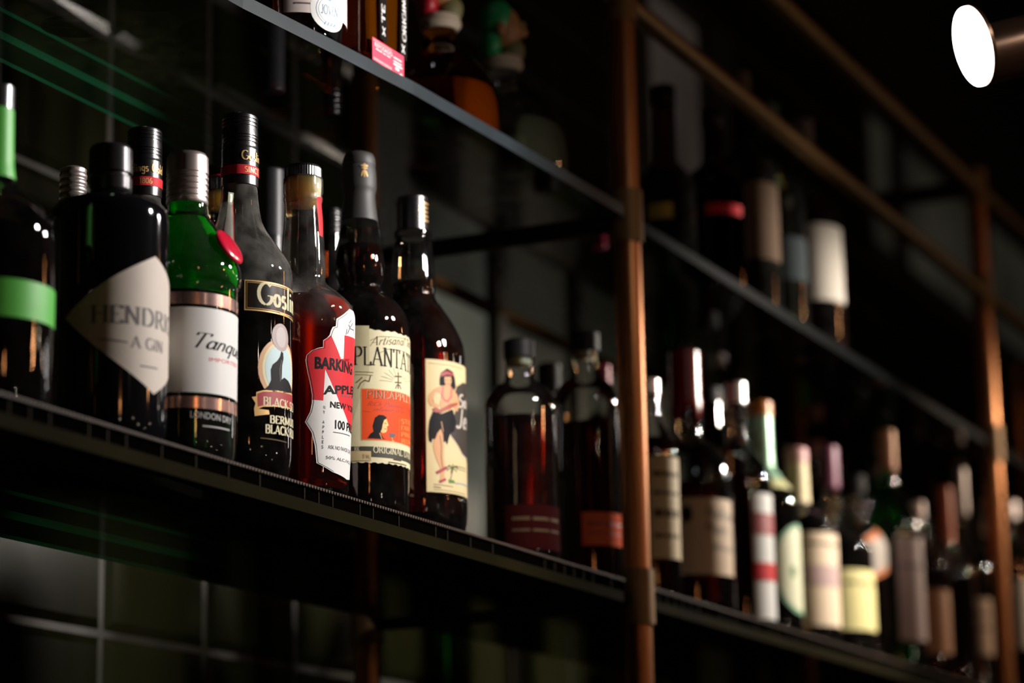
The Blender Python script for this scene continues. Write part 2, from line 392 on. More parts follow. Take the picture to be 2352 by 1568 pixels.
class Label:
    """flat art, bent round the bottle.  u = angle*R, v = height"""
    def __init__(s, b, name='label', rfun=None, eps=.0003, R=None, part=None):
        s.b, s.name = b, name; s.rf = rfun or b.rad; s.R = R or b.R; s.items = []; s.eps = eps; s.rfix = None; s.parent = part
    def uv(s, x, y):
        th, z = s.b.ang(x, y); return th*s.R, z
    def poly(s, pts, m, layer=0, px=True):
        q = [s.uv(*p) for p in pts] if px else list(pts)
        s.items.append((m, layer, [q])); return s
    def rect(s, th0, th1, z0, z1, m, layer=0):
        s.items.append((m, layer, [[(th0*s.R, z0), (th1*s.R, z0), (th1*s.R, z1), (th0*s.R, z1)]])); return s
    def ellipse(s, u, v, a, b_, m, layer=0, n=28, a0=0, a1=360):
        s.items.append((m, layer, [[(u+a*cos(radians(a0+(a1-a0)*i/n)), v+b_*sin(radians(a0+(a1-a0)*i/n))) for i in range(n)]])); return s
    def line(s, pts, wd, m, layer=1, px=True):
        q = [s.uv(*p) for p in pts] if px else pts; polys = []
        for a, b in zip(q, q[1:]):
            dx, dy = b[0]-a[0], b[1]-a[1]; L = math.hypot(dx, dy)
            if L < 1e-7: continue
            nx, ny = -dy/L*wd/2, dx/L*wd/2; ex, ey = dx/L*wd*.3, dy/L*wd*.3
            polys.append([(a[0]+nx-ex, a[1]+ny-ey), (a[0]-nx-ex, a[1]-ny-ey), (b[0]-nx+ex, b[1]-ny+ey), (b[0]+nx+ex, b[1]+ny+ey)])
        s.items.append((m, layer, polys)); return s
    def text(s, t, p0, p1, hpx, m, layer=2, fit=None, serif=True, nib=(.075, .022), sans=False, bold=.0, shear=0., px=True, gap=.04, arch=0.):
        """baseline from p0 to p1 (photo points); fit = the part of t that spans p0..p1"""
        u0, v0 = s.uv(*p0) if px else p0; u1, v1 = s.uv(*p1) if px else p1
        h = hpx*s.b.D/FPX if px else hpx
        mk = (lambda q: font_tris(q, bold)) if sans else (lambda q: stroke_text(q, serif, nib, gap))
        polys, _ = mk(t); _, wf = mk(fit or t)
        kx = (u1-u0)/wf; ky = h/(.72 if sans else 1.0); sl = (v1-v0)/(u1-u0) if u1 != u0 else 0
        out = [[(u0+(x+shear*y)*kx, v0+sl*x*kx+y*ky+arch*(x/wf)*(1-x/wf)*4) for (x, y) in P] for P in polys]
        s.items.append((m, layer, out)); return s
    def build(s, parent=None, step=.055):
        bm = bmesh.new(); mats = []
        for (m, layer, polys) in s.items:
            if m not in mats: mats.append(m)
            mi = mats.index(m)
            sub = bmesh.new()
            for P in polys:
                Q = []
                for p in P:
                    if not Q or (abs(p[0]-Q[-1][0])+abs(p[1]-Q[-1][1]) > 1e-7): Q.append(p)
                if len(Q) > 2 and abs(Q[0][0]-Q[-1][0])+abs(Q[0][1]-Q[-1][1]) < 1e-7: Q.pop()
                if len(Q) < 3: continue
                A = sum(Q[i][0]*Q[(i+1) % len(Q)][1]-Q[(i+1) % len(Q)][0]*Q[i][1] for i in range(len(Q)))
                if A < 0: Q.reverse()
                vv = [sub.verts.new((x, y, 0)) for (x, y) in Q]
                tris = [range(len(Q))] if len(Q) < 4 else tessellate_polygon([[Vector((x, y, 0)) for x, y in Q]])
                for t3 in tris:
                    p3 = [Q[k] for k in t3]
                    ar = (p3[1][0]-p3[0][0])*(p3[2][1]-p3[0][1])-(p3[2][0]-p3[0][0])*(p3[1][1]-p3[0][1])
                    if abs(ar) < 1e-12: continue
                    try: sub.faces.new([vv[k] for k in (t3 if ar > 0 else tuple(reversed(t3)))])
                    except Exception: pass
            if not sub.faces: sub.free(); continue
            xs = [v.co.x for v in sub.verts]; ys = [v.co.y for v in sub.verts]
            du = s.R*step
            for k in range(int(min(xs)//du)+1, int(max(xs)//du)+1):
                bmesh.ops.bisect_plane(sub, geom=list(sub.verts)+list(sub.edges)+list(sub.faces), plane_co=(k*du, 0, 0), plane_no=(1, 0, 0))
            if max(ys)-min(ys) > .012:
                dv = .003 if len(polys) == 1 else .02
                for k in range(int(min(ys)//dv)+1, int(max(ys)//dv)+1):
                    bmesh.ops.bisect_plane(sub, geom=list(sub.verts)+list(sub.edges)+list(sub.faces), plane_co=(0, k*dv, 0), plane_no=(0, 1, 0))
            vm = {}
            e = s.eps+layer*.00008
            for v in sub.verts:
                th = s.b.th+v.co.x/s.R; r = s.rf(v.co.y)+e
                vm[v] = bm.verts.new((r*cos(th), r*sin(th), v.co.y))
            for f in sub.faces:
                try: bm.faces.new([vm[v] for v in f.verts]).material_index = mi
                except Exception: pass
            sub.free()
        return link(s.name, bm, mats, parent or s.b.root, smooth=True)

def ribs(prof_z0, prof_z1, r, pitch=.0035, depth_=.0006):
    out = []; z = prof_z0
    while z < prof_z1-.0005:
        out += [(z, r), (z+pitch*.45, r), (z+pitch*.6, r-depth_), (z+pitch*.85, r-depth_)]; z += pitch
    return out
def knurl(n, d, z0=-9, z1=9): return lambda t, z: 1-d*(1 if (int(t/(2*pi)*n*2) % 2) else 0) if z0 <= z <= z1 else 1
#BODY
def pj(p):
    d = Vector(p)-CAMP; k = d.dot(FW); return (1176+FPX*d.dot(RT)/k, 784-FPX*d.dot(UP)/k)
def zm(ox, oy, k): return lambda pts: [(ox+x/k, oy+y/k) for (x, y) in pts]

# ============================================================ the room
RX0, RX1, RY0, HC = -1.6, 12.5, -2.8, 3.9
def struct(name, bm, m, smooth=False, parent=None):
    o = link(name, bm, m, parent, smooth=smooth)
    if not parent: o['kind'] = 'structure'
    return o
FLOOR = mat('dark_floor', (.03, .02, .015), .35, noise=(3, .3))
DARKWALL = mat('dark_brown_wall', (.035, .02, .012), .6, noise=(4, .3))
CEIL = mat('dark_ceiling', (.012, .011, .012), .8)
bm = bmesh.new(); box(bm, RX0, RX1, RY0, YW+.12, -.1, 0); struct('floor', bm, FLOOR)
bm = bmesh.new(); box(bm, RX0, RX1, RY0, YW+.12, HC, HC+.1); struct('ceiling', bm, CEIL)
bm = bmesh.new(); box(bm, RX0-.1, RX0, RY0, YW+.12, 0, HC); struct('wall_left', bm, DARKWALL)
bm = bmesh.new(); box(bm, RX1, RX1+.1, RY0, YW+.12, 0, HC); struct('wall_right', bm, DARKWALL)
bm = bmesh.new(); box(bm, RX0, RX1, RY0-.1, RY0, 0, HC); struct('wall_front', bm, DARKWALL)
# tiled back wall: glazed dark green tiles with wide bevelled edges and grout between
TILE = mat('dark_green_glazed_tile', (.013, .014, .005), .13, ior=1.48, noise=(2.2, .5))
GROUT = mat('dark_grout', (.012, .011, .006), .6, noise=(60, .3))
PX, PZ = .2005, .117
GX0, GZ0 = 2.228, 1.35+.315
OPEN = [(2.93, 3.77, 1.35+.50, 1.35+1.11), (3.80, 4.12, 1.35+1.19, 1.35+1.60), (5.05, 6.65, 1.35+1.40, 1.35+1.74)]
def in_open(x0, x1, z0, z1): return any(x1 > a and x0 < b and z1 > c and z0 < d for a, b, c, d in OPEN)
bm = bmesh.new()
i0 = int((0.9-GX0)/PX)-1; rnd = random.Random(2)
for i in range(i0, int((7.4-GX0)/PX)+1):
    for j in range(int((1.35-GZ0)/PZ), int((3.3-GZ0)/PZ)):
        x0, x1 = GX0+i*PX+.003, GX0+(i+1)*PX-.003; z0, z1 = GZ0+j*PZ+.003, GZ0+(j+1)*PZ-.003
        if in_open(x0, x1, z0, z1): continue
        b_ = .011; y = YW; yf = YW-.006; tx, tz = rnd.uniform(-.0006, .0006), rnd.uniform(-.0005, .0005)
        o = [bm.verts.new((a, y, c)) for a, c in ((x0, z0), (x1, z0), (x1, z1), (x0, z1))]
        n = [bm.verts.new((a, yf+tx*sx+tz*sz, c)) for a, c, sx, sz in ((x0+b_, z0+b_, -1, -1), (x1-b_, z0+b_, 1, -1), (x1-b_, z1-b_, 1, 1), (x0+b_, z1-b_, -1, 1))]
        bm.faces.new(n)
        for k in range(4): bm.faces.new((o[k], o[(k+1) % 4], n[(k+1) % 4], n[k]))
# the wall body behind the tiles, with openings for the added windows
def wallstrip(x0, x1, z0, z1): box(bm, x0, x1, YW-.0005, YW+.1, z0, z1, mi=1)
xs = [RX0]+[v for o_ in OPEN for v in o_[:2]]+[RX1]
for k in range(7):
    if k % 2:
        a, b_, c, d = OPEN[k//2]
        wallstrip(a, b_, 0, c); wallstrip(a, b_, d, HC)
    else: wallstrip(xs[k], xs[k+1], 0, HC)
struct('wall_back', bm, [TILE, GROUT])
# glowing windows made up for pale patches on the back wall, dark frames
FRAME = mat('dark_window_frame', (.02, .016, .01), .5)
RAIL = mat('brown_window_rail', (.04, .02, .007), .9, spec=.03, noise=(12, .2))
def pane_mat(name, c, s):
    m = mat(name, (.02, .02, .02), .25, emis=c, es=s); nt = m.node_tree; b = nt.nodes['Principled BSDF']
    tc = nt.nodes.new('ShaderNodeTexCoord'); n = nt.nodes.new('ShaderNodeTexNoise'); n.inputs['Scale'].default_value = 3.2; n.inputs['Detail'].default_value = 2
    r = nt.nodes.new('ShaderNodeMapRange'); r.inputs['From Min'].default_value = .3; r.inputs['From Max'].default_value = .7
    r.inputs['To Min'].default_value = s*.45; r.inputs['To Max'].default_value = s*1.4
    nt.links.new(tc.outputs['Object'], n.inputs['Vector']); nt.links.new(n.outputs['Fac'], r.inputs['Value']); nt.links.new(r.outputs['Result'], b.inputs['Emission Strength'])
    return m
def window(name, opening, frames, panes, pm):
    x0, x1, z0, z1 = opening
    o = empty(name, (x0, YW, z0)); o['kind'] = 'structure'
    bm = bmesh.new()
    for (a, b, c, d, mi) in frames: box(bm, a-x0, b-x0, .0, .05, c-z0, d-z0, mi=mi)
    link('window_frame', bm, [FRAME, RAIL], o, smooth=False)
    for (a, b, c, d, k) in panes:
        bm = bmesh.new(); box(bm, a-x0, b-x0, .02, .026, c-z0, d-z0); link('pane', bm, pm[k], o, smooth=False)
    return o
Zc = 1.35
PM = [pane_mat('pane_glow_pale', (.80, .82, .62), .085), pane_mat('pane_glow_faint', (.78, .76, .52), .030), pane_mat('pane_glow_warm', (.80, .62, .52), .030), pane_mat('pane_glow_low', (.78, .80, .62), .08), pane_mat('pane_glow_far', (.80, .72, .52), .016)]
a, b, c, d = OPEN[0]
window('window_1', OPEN[0],
       [(a, b, d-.02, d, 0), (a, a+.02, c, d, 0), (b-.02, b, c, d, 0), (a, b, c, c+.02, 0), (a, b, Zc+.865, Zc+.925, 1)] +
       [(x-.017, x+.017, Zc+.925, d, 0) for x in (3.26, 3.42, 3.585)] + [(x-.012, x+.012, c, Zc+.865, 0) for x in (3.22, 3.5)],
       [(a+.02, 3.243, Zc+.925, d-.02, 1), (3.277, 3.403, Zc+.925, d-.02, 0), (3.437, 3.568, Zc+.925, d-.02, 0), (3.602, b-.02, Zc+.925, d-.02, 1),
        (a+.02, 3.208, c+.02, Zc+.865, 3), (3.232, 3.488, c+.02, Zc+.865, 1), (3.512, b-.02, c+.02, Zc+.865, 1)], PM)
a, b, c, d = OPEN[1]
window('window_2', OPEN[1], [(a, b, d-.02, d, 0), (a, a+.02, c, d, 0), (b-.02, b, c, d, 0), (a, b, c, c+.02, 0)], [(a+.02, b-.02, c+.02, d-.02, 2)], PM)
a, b, c, d = OPEN[2]
window('window_3', OPEN[2], [(a, b, d-.02, d, 0), (a, a+.02, c, d, 0), (b-.02, b, c, d, 0), (a, b, c, c+.02, 0), (5.28, 5.33, c, d, 0), (5.95, 6.05, c, d, 0)],
       [(a+.02, 5.28, c+.02, d-.02, 4), (5.33, 5.95, c+.02, d-.02, 4), (6.05, b-.02, c+.02, d-.02, 4)], PM)
# glowing window added high across the room, for reflections in the tiles
o = empty('window_4', (8.1, RY0, 3.04)); o['kind'] = 'structure'
ADDEDPANE = mat('street_light_pane', (.02, .02, .02), .3, emis=(.80, .95, .86), es=.22)
bm = bmesh.new()
for k in range(6): box(bm, k*.62, k*.62+.42, .01, .02, 0, .34)
link('pane', bm, ADDEDPANE, o, smooth=False)
bm = bmesh.new(); box(bm, -.1, 3.62, .0, .012, -.1, 0); box(bm, -.1, 3.62, 0, .012, .34, .44)
for k in range(5): box(bm, k*.62+.42, k*.62+.62, 0, .04, 0, .34)
link('window_frame', bm, FRAME, o, smooth=False)

# ============================================================ pipe rack
rack = empty('pipe_shelf_rack', (XP[1], YF+.16, 0), 'dark copper pipe rack with round posts and clamp fittings holding the glass shelves', 'shelf rack')
rx, ry = XP[1], YF+.16
YR = 1.34
def rt(name, p0, p1, r, m, par=rack, n=32):
    bm = bmesh.new(); q = Vector((rx, ry, 0)); tube(bm, Vector(p0)-q, Vector(p1)-q, r, n); return link(name, bm, m, par)
ZB1, ZB2, ZR1, ZR2 = 1.35+.3468, 1.35+.760, 1.35+1.011, 1.35+1.19
for x in XP:
    rt('post', (x, YF, 0), (x, YF, ZR2+.02), .0148, COPPER)
    rt('post', (x, YR, 0), (x, YR, ZR2+.02), .0148, COPPER)
    for z in (ZB1, ZB2, ZR2):
        rt('crossbar', (x, YF, z), (x, YR, z), .0150, DARKPIPE)
        for y in (YF, YR):
            f = rt('fitting', (x, y, z-.029), (x, y, z+.029), .0182, FITTING)
    rt('fitting', (x, YF, ZR1-.029), (x, YF, ZR1+.029), .0182, FITTING)
for z in (ZR1, ZR2): rt('rail', (XP[0], YF, z), (XP[3], YF, z), .0118, RAILM)
for x in XP:
  for y in (YF, YR):
    bm = bmesh.new(); tube(bm, Vector((x, y, 0))-Vector((rx, ry, 0)), Vector((x, y, .012))-Vector((rx, ry, 0)), .045, 32)
    link('foot', bm, FITTING, rack)

# ============================================================ glass shelves
GFACE = thin('shelf_glass', (.80, .90, .78), rough=.015, dust=.012)
GEDGE = mat('glass_edge_blue_grey', (.016, .024, .029), .32, ior=1.5, noise=(22, .45))
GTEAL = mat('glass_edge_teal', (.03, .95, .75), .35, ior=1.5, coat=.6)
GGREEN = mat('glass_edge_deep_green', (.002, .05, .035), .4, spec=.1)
def shelf(name, pts, ztop, th, label, group=None):
    bm = bmesh.new(); n = len(pts)
    lo = [bm.verts.new((x, y, ztop-th)) for x, y in pts]; hi = [bm.verts.new((x, y, ztop)) for x, y in pts]
    bm.faces.new(list(reversed(lo))).material_index = 0; bm.faces.new(hi).material_index = 0
    for k in range(n):
        if pts[k][1] > 1.2 and pts[(k+1) % n][1] > 1.2:      # rear edge: glow of piped light painted as teal arris, dark green above
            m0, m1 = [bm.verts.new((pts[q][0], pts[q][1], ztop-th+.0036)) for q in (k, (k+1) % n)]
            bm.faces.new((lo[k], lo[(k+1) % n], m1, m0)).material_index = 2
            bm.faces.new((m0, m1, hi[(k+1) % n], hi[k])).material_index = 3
        else: bm.faces.new((lo[k], lo[(k+1) % n], hi[(k+1) % n], hi[k])).material_index = 1
    o = link(name, bm, [GFACE, GEDGE, GTEAL, GGREEN], smooth=False); tag(o, label, 'glass shelf', group); return o
HX = .019
shelf('glass_shelf', [(XP[0]+HX, 1.07), (1.736, 1.047), (1.87, 1.035), (2.0, 1.0245), (2.18, 1.019), (XP[1]-HX, 1.012), (XP[1]-HX, YB), (XP[0]+HX, YB)], Z2, .0125, 'clear thick glass shelf above the sharp front row of bottles, teal rear edge')
GEDGE = mat('glass_edge_dark', (.0015, .002, .002), .6, spec=.02)  # same glass; darker colour stands in for its different reflection angle
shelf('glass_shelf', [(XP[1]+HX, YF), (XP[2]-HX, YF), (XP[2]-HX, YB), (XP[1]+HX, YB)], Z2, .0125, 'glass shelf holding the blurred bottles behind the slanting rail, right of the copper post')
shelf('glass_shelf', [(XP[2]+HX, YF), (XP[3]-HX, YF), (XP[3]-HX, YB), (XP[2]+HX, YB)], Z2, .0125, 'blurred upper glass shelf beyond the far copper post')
OLIVE = mat('olive_glass_edge', (.011, .009, .003), .8, noise=(8, .5), spec=.02)
_GE = GEDGE; GEDGE = OLIVE
MT = .0135
LSH = []
for k, lab in enumerate(['dark glass shelf carrying the sharp front row of liquor bottles', 'glass shelf carrying the blurred label bottles between the two copper posts', 'glass shelf piece beyond the far copper post']):
    shelf('glass_shelf', [(XP[k]+HX, YF), (XP[k+1]-HX, YF), (XP[k+1]-HX, YB), (XP[k]+HX, YB)], Z1-MT, .0105, lab)
# ribbed black bar mats on the lower shelves
MATT = mat('ribbed_black_mat', (.0012, .001, .0008), .9, spec=0.)
MATTOP = mat('worn_mat_lip', (.085, .058, .042), .55, noise=(160, .35))  # lip browner and lighter than the rest of the mat
rndm = random.Random(8)
MATTICK = mat('pale_mat_rib', (.020, .015, .010), .8, spec=.1)
for k, lab in enumerate(['black ribbed bar mat under the sharp front row of bottles, worn brown lip', 'black ribbed bar mat under the blurred bottles between the two copper posts', 'black ribbed bar mat beyond the far copper post']):
    bm = bmesh.new(); xa, xb = XP[k]+.03, XP[k+1]-.03
    box(bm, xa, xb, YF+.002, YF+.105, Z1-MT, Z1-.0024, mi=0)
    box(bm, xa, xb, YF+.0, YF+.105, Z1-.0024, Z1, mi=1)
    for f in bm.faces:
        if f.calc_center_median().z > Z1-.0001: f.material_index = 0
    x = xa+.01
    while x < xb-.005:
        (rndm.random() < .6) and box(bm, x, x+.0013, YF+.0008, YF+.002, Z1-MT+.0005, Z1-.0024, mi=2); x += .0235
    # fine serration along the lip
    x = xa
    while x < xb-.003:
        box(bm, x, x+.0026, YF-.0012, YF, Z1-.0023, Z1-.0004, mi=1); x += .0047
    o = link('bar_mat', bm, [MATT, MATTOP, MATTICK], smooth=False); tag(o, lab, 'bar mat')

# ============================================================ spot lamps
CHROME = mat('polished_lamp_housing', (.30, .17, .11), .30, metal=.75)
LENS = mat('glowing_lamp_lens', (1, 1, 1), .4, emis=(1, .97, .93), es=14)
def spot_lamp(loc, target, label, power, group=None, size=120, col=(1, .95, .92), rl=.0385, ceilz=HC):
    loc = Vector(loc); d = (Vector(target)-loc).normalized()
    root = empty('spot_lamp', loc, label, 'spot lamp', group)
    a = d.orthogonal().normalized(); b = d.cross(a)
    R = Matrix((a, b, d)).transposed()          # local z -> d
    def put(prof, name, m, n=48, **kw):
        bm = bmesh.new(); lathe(bm, prof, n, **kw); bmesh.ops.transform(bm, matrix=R.to_4x4(), verts=bm.verts); return link(name, bm, m, root)
    put([(-.002, rl*.97), (.0005, rl*.97), (.0015, rl*.9)], 'lens', LENS)
    put([(-.010, rl*.78), (-.006, rl*.98), (-.0022, rl*.985)], 'rim', CHROME)
    put([(-.19, .020), (-.186, .0275), (-.055, .0275), (-.054, .0268), (-.0525, .0268), (-.0515, .0275), (-.0102, .0275), (-.0101, .02)], 'housing', CHROME).location = (0, 0, -.011)
    bm = bmesh.new(); c = -d*.12; tube(bm, c+Vector((0, 0, .026)), Vector((c.x, c.y, ceilz-loc.z)), .006, 16); link('stem', bm, DARKPIPE, root)
    bm = bmesh.new(); tube(bm, Vector((c.x, c.y, ceilz-loc.z-.02)), Vector((c.x, c.y, ceilz-loc.z)), .05, 32); link('ceiling_plate', bm, DARKPIPE, root)
    spot(loc+d*.012, Vector(target), power, size, .55, col, .036)
    return root
_v = ray(2233, 107).normalized(); _t = (-RT*.97-UP*.24); _t = (_t-_v*_t.dot(_v)).normalized()
spot_lamp(onY(2233, 107, .56), onY(2233, 107, .56)+(_t*.907-_v*.42), 'tubular spot lamp with glaring white round lens above the shelves', 9.0)
GRP = 'spot lamps along the bar'
spot_lamp((2.08, .22, 2.29), (1.82, 1.05, 1.88), 'tubular spot lamp aimed at the sharp bottles', 46, GRP, 70)
spot_lamp((3.55, .40, 2.22), (3.13, 1.06, 1.91), 'tubular spot lamp aimed at the cream labels in the blurred row', 68, GRP, 66, (1, .91, .80))
spot_lamp((1.75, 1.13, 3.3), (1.87, 1.30, 2.11), 'tubular ceiling spot lamp pointing down at the upper glass shelf', 26, GRP, 13, (1, .9, .6), .03)  # added overhead to light the teal rear edge
spot_lamp((4.55, .40, 2.30), (4.05, 1.06, 1.86), 'tubular spot lamp aimed at the far end of the shelves', 34, GRP, 60, (1, .82, .62))  # added to brighten the dim far bottles
# warm pendants added out of view to give orange reflections in the bottles
SHADE = mat('copper_shade', (.5, .2, .08), .35, metal=1)
def pendant(loc, power, label):
    root = empty('pendant_lamp', loc, label, 'pendant lamp', 'warm pendants over the bar')
    BULB = mat('warm_bulb', (1, .6, .3), .4, emis=(1, .42, .14), es=14)
    bm = bmesh.new(); lathe(bm, catmull([(-.05, .004), (-.035, .03), (0, .04), (.04, .022), (.06, .014)], 4), 24); link('bulb', bm, BULB, root)
    bm = bmesh.new(); lathe(bm, [(-.0, .11), (.05, .09), (.10, .03), (.12, .02)], 32, capb=False); link('shade', bm, SHADE, root)
    bm = bmesh.new(); tube(bm, (0, 0, .12), (0, 0, HC-loc[2]), .004, 8); link('cord', bm, DARKPIPE, root)
    l = bpy.data.lights.new('warm_light', 'POINT'); l.energy = power; l.color = (1, .45, .18); l.shadow_soft_size = .04
    q = bpy.data.objects.new('warm_light', l); COL.objects.link(q); q.location = Vector(loc)+Vector((0, 0, -.07))
pendant((.75, -.35, 2.05), .4, 'warm copper pendant lamp near the viewer')
pendant((2.7, -1.0, 2.35), 5, 'warm copper pendant lamp across from the posts')
pendant((4.8, -1.1, 2.85), 4.0, 'warm copper pendant lamp towards the far end of the bar')

def festoon(loc, power_es):  # bulbs added around the room to put sparkles in the glass
    r = empty('festoon_bulb', loc, 'small round warm bulb hanging on a black cord over the bar room', 'light bulb', 'festoon bulbs across the room')
    bm = bmesh.new(); bmesh.ops.create_icosphere(bm, subdivisions=2, radius=.022); link('bulb', bm, mat('festoon_glow', (1, .8, .6), .4, emis=(1, .80, .62), es=60), r)
    bm = bmesh.new(); tube(bm, (0, 0, .02), (0, 0, .06), .013, 12); link('socket', bm, BLACKCAP, r)
    bm = bmesh.new(); tube(bm, (0, 0, .06), (0, 0, HC-loc[2]), .003, 6); link('cord', bm, BLACKCAP, r)
for q in ((.2, -1.3, 1.9), (.9, -1.9, 2.5), (1.9, -1.7, 1.75), (2.6, -2.1, 2.6), (3.4, -1.6, 2.0), (4.4, -1.9, 2.7), (5.4, -1.4, 2.75), (6.6, -1.8, 2.9), (1.3, -2.4, 2.1), (3.0, -2.4, 1.6)): festoon(q, 1)
# ============================================================ front row, sharp bottles
def capsule_top(z, r): return [(z-.0015, r*.97), (z, r*.86)]
BG = 'bottles on the lower shelf'

# --- bottle at the photo's left edge, green band
B = Bottle('liquor_bottle', 'dark clear-glass bottle with plain green paper band and green neck wrap', 'bottle', -24, 720, 147, inset=.008)
pr = B.prof([(None, 143), (880, 146), (560, 147), (520, 140), (480, 112), (450, 80), (430, 58), (405, 46), (250, 42), (240, 38)])
B.glassbody(pr, CLEAR); B.liquid(540, BLACKRUM)
B.part('neck_wrap', [(z, B.rad(z)+.0005) for z in [B.z(415), B.z(380), B.z(330), B.z(290), B.z(252)]], GREENBAND)
B.part('cap', [(B.z(252), B.r(44)), (B.z(200), B.r(44)), (B.z(196), B.r(40))], BLACKCAP)
L = Label(B, 'label'); L.rect(-2.9, 1.45, B.z(757), B.z(672), GREENBAND); L.build()
# --- apothecary bottle with diamond label
B = Bottle('liquor_bottle', 'squat black apothecary bottle with cream diamond label', 'bottle', 248, 720, 138, inset=.008)
pr = B.prof([(None, 132), (985, 137), (940, 138), (520, 138), (492, 134), (474, 118), (464, 84), (458, 58), (448, 48), (436, 46)])
B.glassbody(pr, BLACKGLASS)
B.part('cap', [(B.z(446), B.r(47)), (B.z(440), B.r(50)), (B.z(412), B.r(50)), (B.z(409), B.r(46)), (B.z(404), B.r(46)), (B.z(401), B.r(51)), (B.z(345), B.r(50)), (B.z(337), B.r(44))], mat('dark_cap_satin', (.02, .018, .02), .28, metal=.3))
L = Label(B, 'label'); uc = L.uv(354, 750)[0]
lt = L.uv(150, 716); tp = L.uv(354, 588); bt = L.uv(351, 905)
hw_ = uc-lt[0]; zt, zb_, zm_ = tp[1], bt[1], lt[1]
def bow(p, q, k, n=10): return [(p[0]+(q[0]-p[0])*i/n - (q[1]-p[1])*k*sin(pi*i/n), p[1]+(q[1]-p[1])*i/n + (q[0]-p[0])*k*sin(pi*i/n)) for i in range(n)]
zm_ = (zt+zb_)/2+.003
dia = bow((uc-hw_, zm_), (uc, zt), .035)+bow((uc, zt), (uc+hw_, zm_), .035)+bow((uc+hw_, zm_), (uc, zb_), .035)+bow((uc, zb_), (uc-hw_, zm_), .035)
L.poly(dia, GREYPAPER, 0, px=False)
L.text("HENDRICK'S", (208, 741), (374, 760), 40, GREYINK, 1, fit='HENDR', nib=(.085, .026))
L.text('A GIN', (300, 797), (372, 812), 26, GREYINK, 1, nib=(.08, .03), fit='A GIN')
L.line([(228, 778), (292, 786)], .0011, GREYINK, 1)
L.line([(322, 840), (360, 847)], .0012, GREYINK, 1)
L.build()
# --- green shaker-shaped gin bottle
B = Bottle('liquor_bottle', 'green shaker-shaped gin bottle with white script label, silver cap and red seal', 'bottle', 426, 800, 119, inset=.006)
pr = B.prof([(None, 112), (1035, 116), (1010, 117), (705, 119), (668, 119), (662, 124), (640, 127), (618, 124), (595, 112), (560, 92), (525, 70), (500, 52), (488, 46), (466, 45)], 3)
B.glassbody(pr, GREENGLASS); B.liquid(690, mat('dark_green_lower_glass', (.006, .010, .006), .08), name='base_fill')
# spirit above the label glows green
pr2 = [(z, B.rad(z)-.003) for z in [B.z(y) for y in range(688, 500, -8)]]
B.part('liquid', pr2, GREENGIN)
cp = [(B.z(472), B.r(47))]+[(z, r) for z, r in ribs(B.z(468), B.z(398), B.r(49), .0048, .0007)]+[(B.z(396), B.r(49)), (B.z(362), B.r(48)), (B.z(354), B.r(43))]
B.part('cap', cp, SILVERCAP, 96, rmod=knurl(48, .012, B.z(392), B.z(366)))
L = Label(B, 'label')
zt, zb_ = L.uv(430, 704)[1], L.uv(430, 900)[1]
L.rect(-1.55, 2.6, zb_, zt, PAPER)
L.text('Tanqueray', (430, 796), (530, 814), 34, INK, 1, fit='Tanq', serif=False, nib=(.055, .02), shear=.42, gap=-.02)
L.text('Tanqueray', (431, 796), (531, 814), 34, INK, 2, fit='Tanq', serif=False, nib=(.02, .012), shear=.42, gap=-.02)
L.text('IMPORTED', (478, 829), (542, 845), 9, RED, 1, sans=True)
L.build()
for (ya, yb) in ((669, 697), (909, 936)):
    L = Label(B, 'foil_band'); za, zb2 = L.uv(430, ya)[1], L.uv(430, yb)[1]; L.rect(-1.55, 2.6, zb2, za, COPPERBAND); L.build()
L = Label(B, 'base_lettering'); L.text('LONDON DRY', (436, 958), (530, 975), 15, mat('pale_print', (.45, .45, .42), .5), 1, sans=True, bold=.01)
L.line([(466, 978), (526, 988)], .0011, M['pale_print'], 1); L.build()
# red wax seal on the shoulder
bm = bmesh.new(); th, z = B.ang(519, 568); bmesh.ops.create_icosphere(bm, subdivisions=4, radius=1)
rs = B.rad(z)
for v in bm.verts:
    rr = sqrt(v.co.x**2+v.co.z**2); f = 1+.05*sin(9*rr)
    v.co = Vector((v.co.x*.0150, v.co.y*.0042*f, v.co.z*.0165))
tilt = Matrix.Rotation(-.52, 4, 'X'); bmesh.ops.transform(bm, matrix=tilt, verts=bm.verts)
rot = Matrix.Rotation(B.th+th+pi/2, 4, 'Z')
bmesh.ops.transform(bm, matrix=Matrix.Translation(((rs+.003)*cos(B.th+th), (rs+.003)*sin(B.th+th), z)) @ rot, verts=bm.verts)
link('seal', bm, mat('red_wax_seal', (.62, .01, .04), .25, coat=.5), B.root)
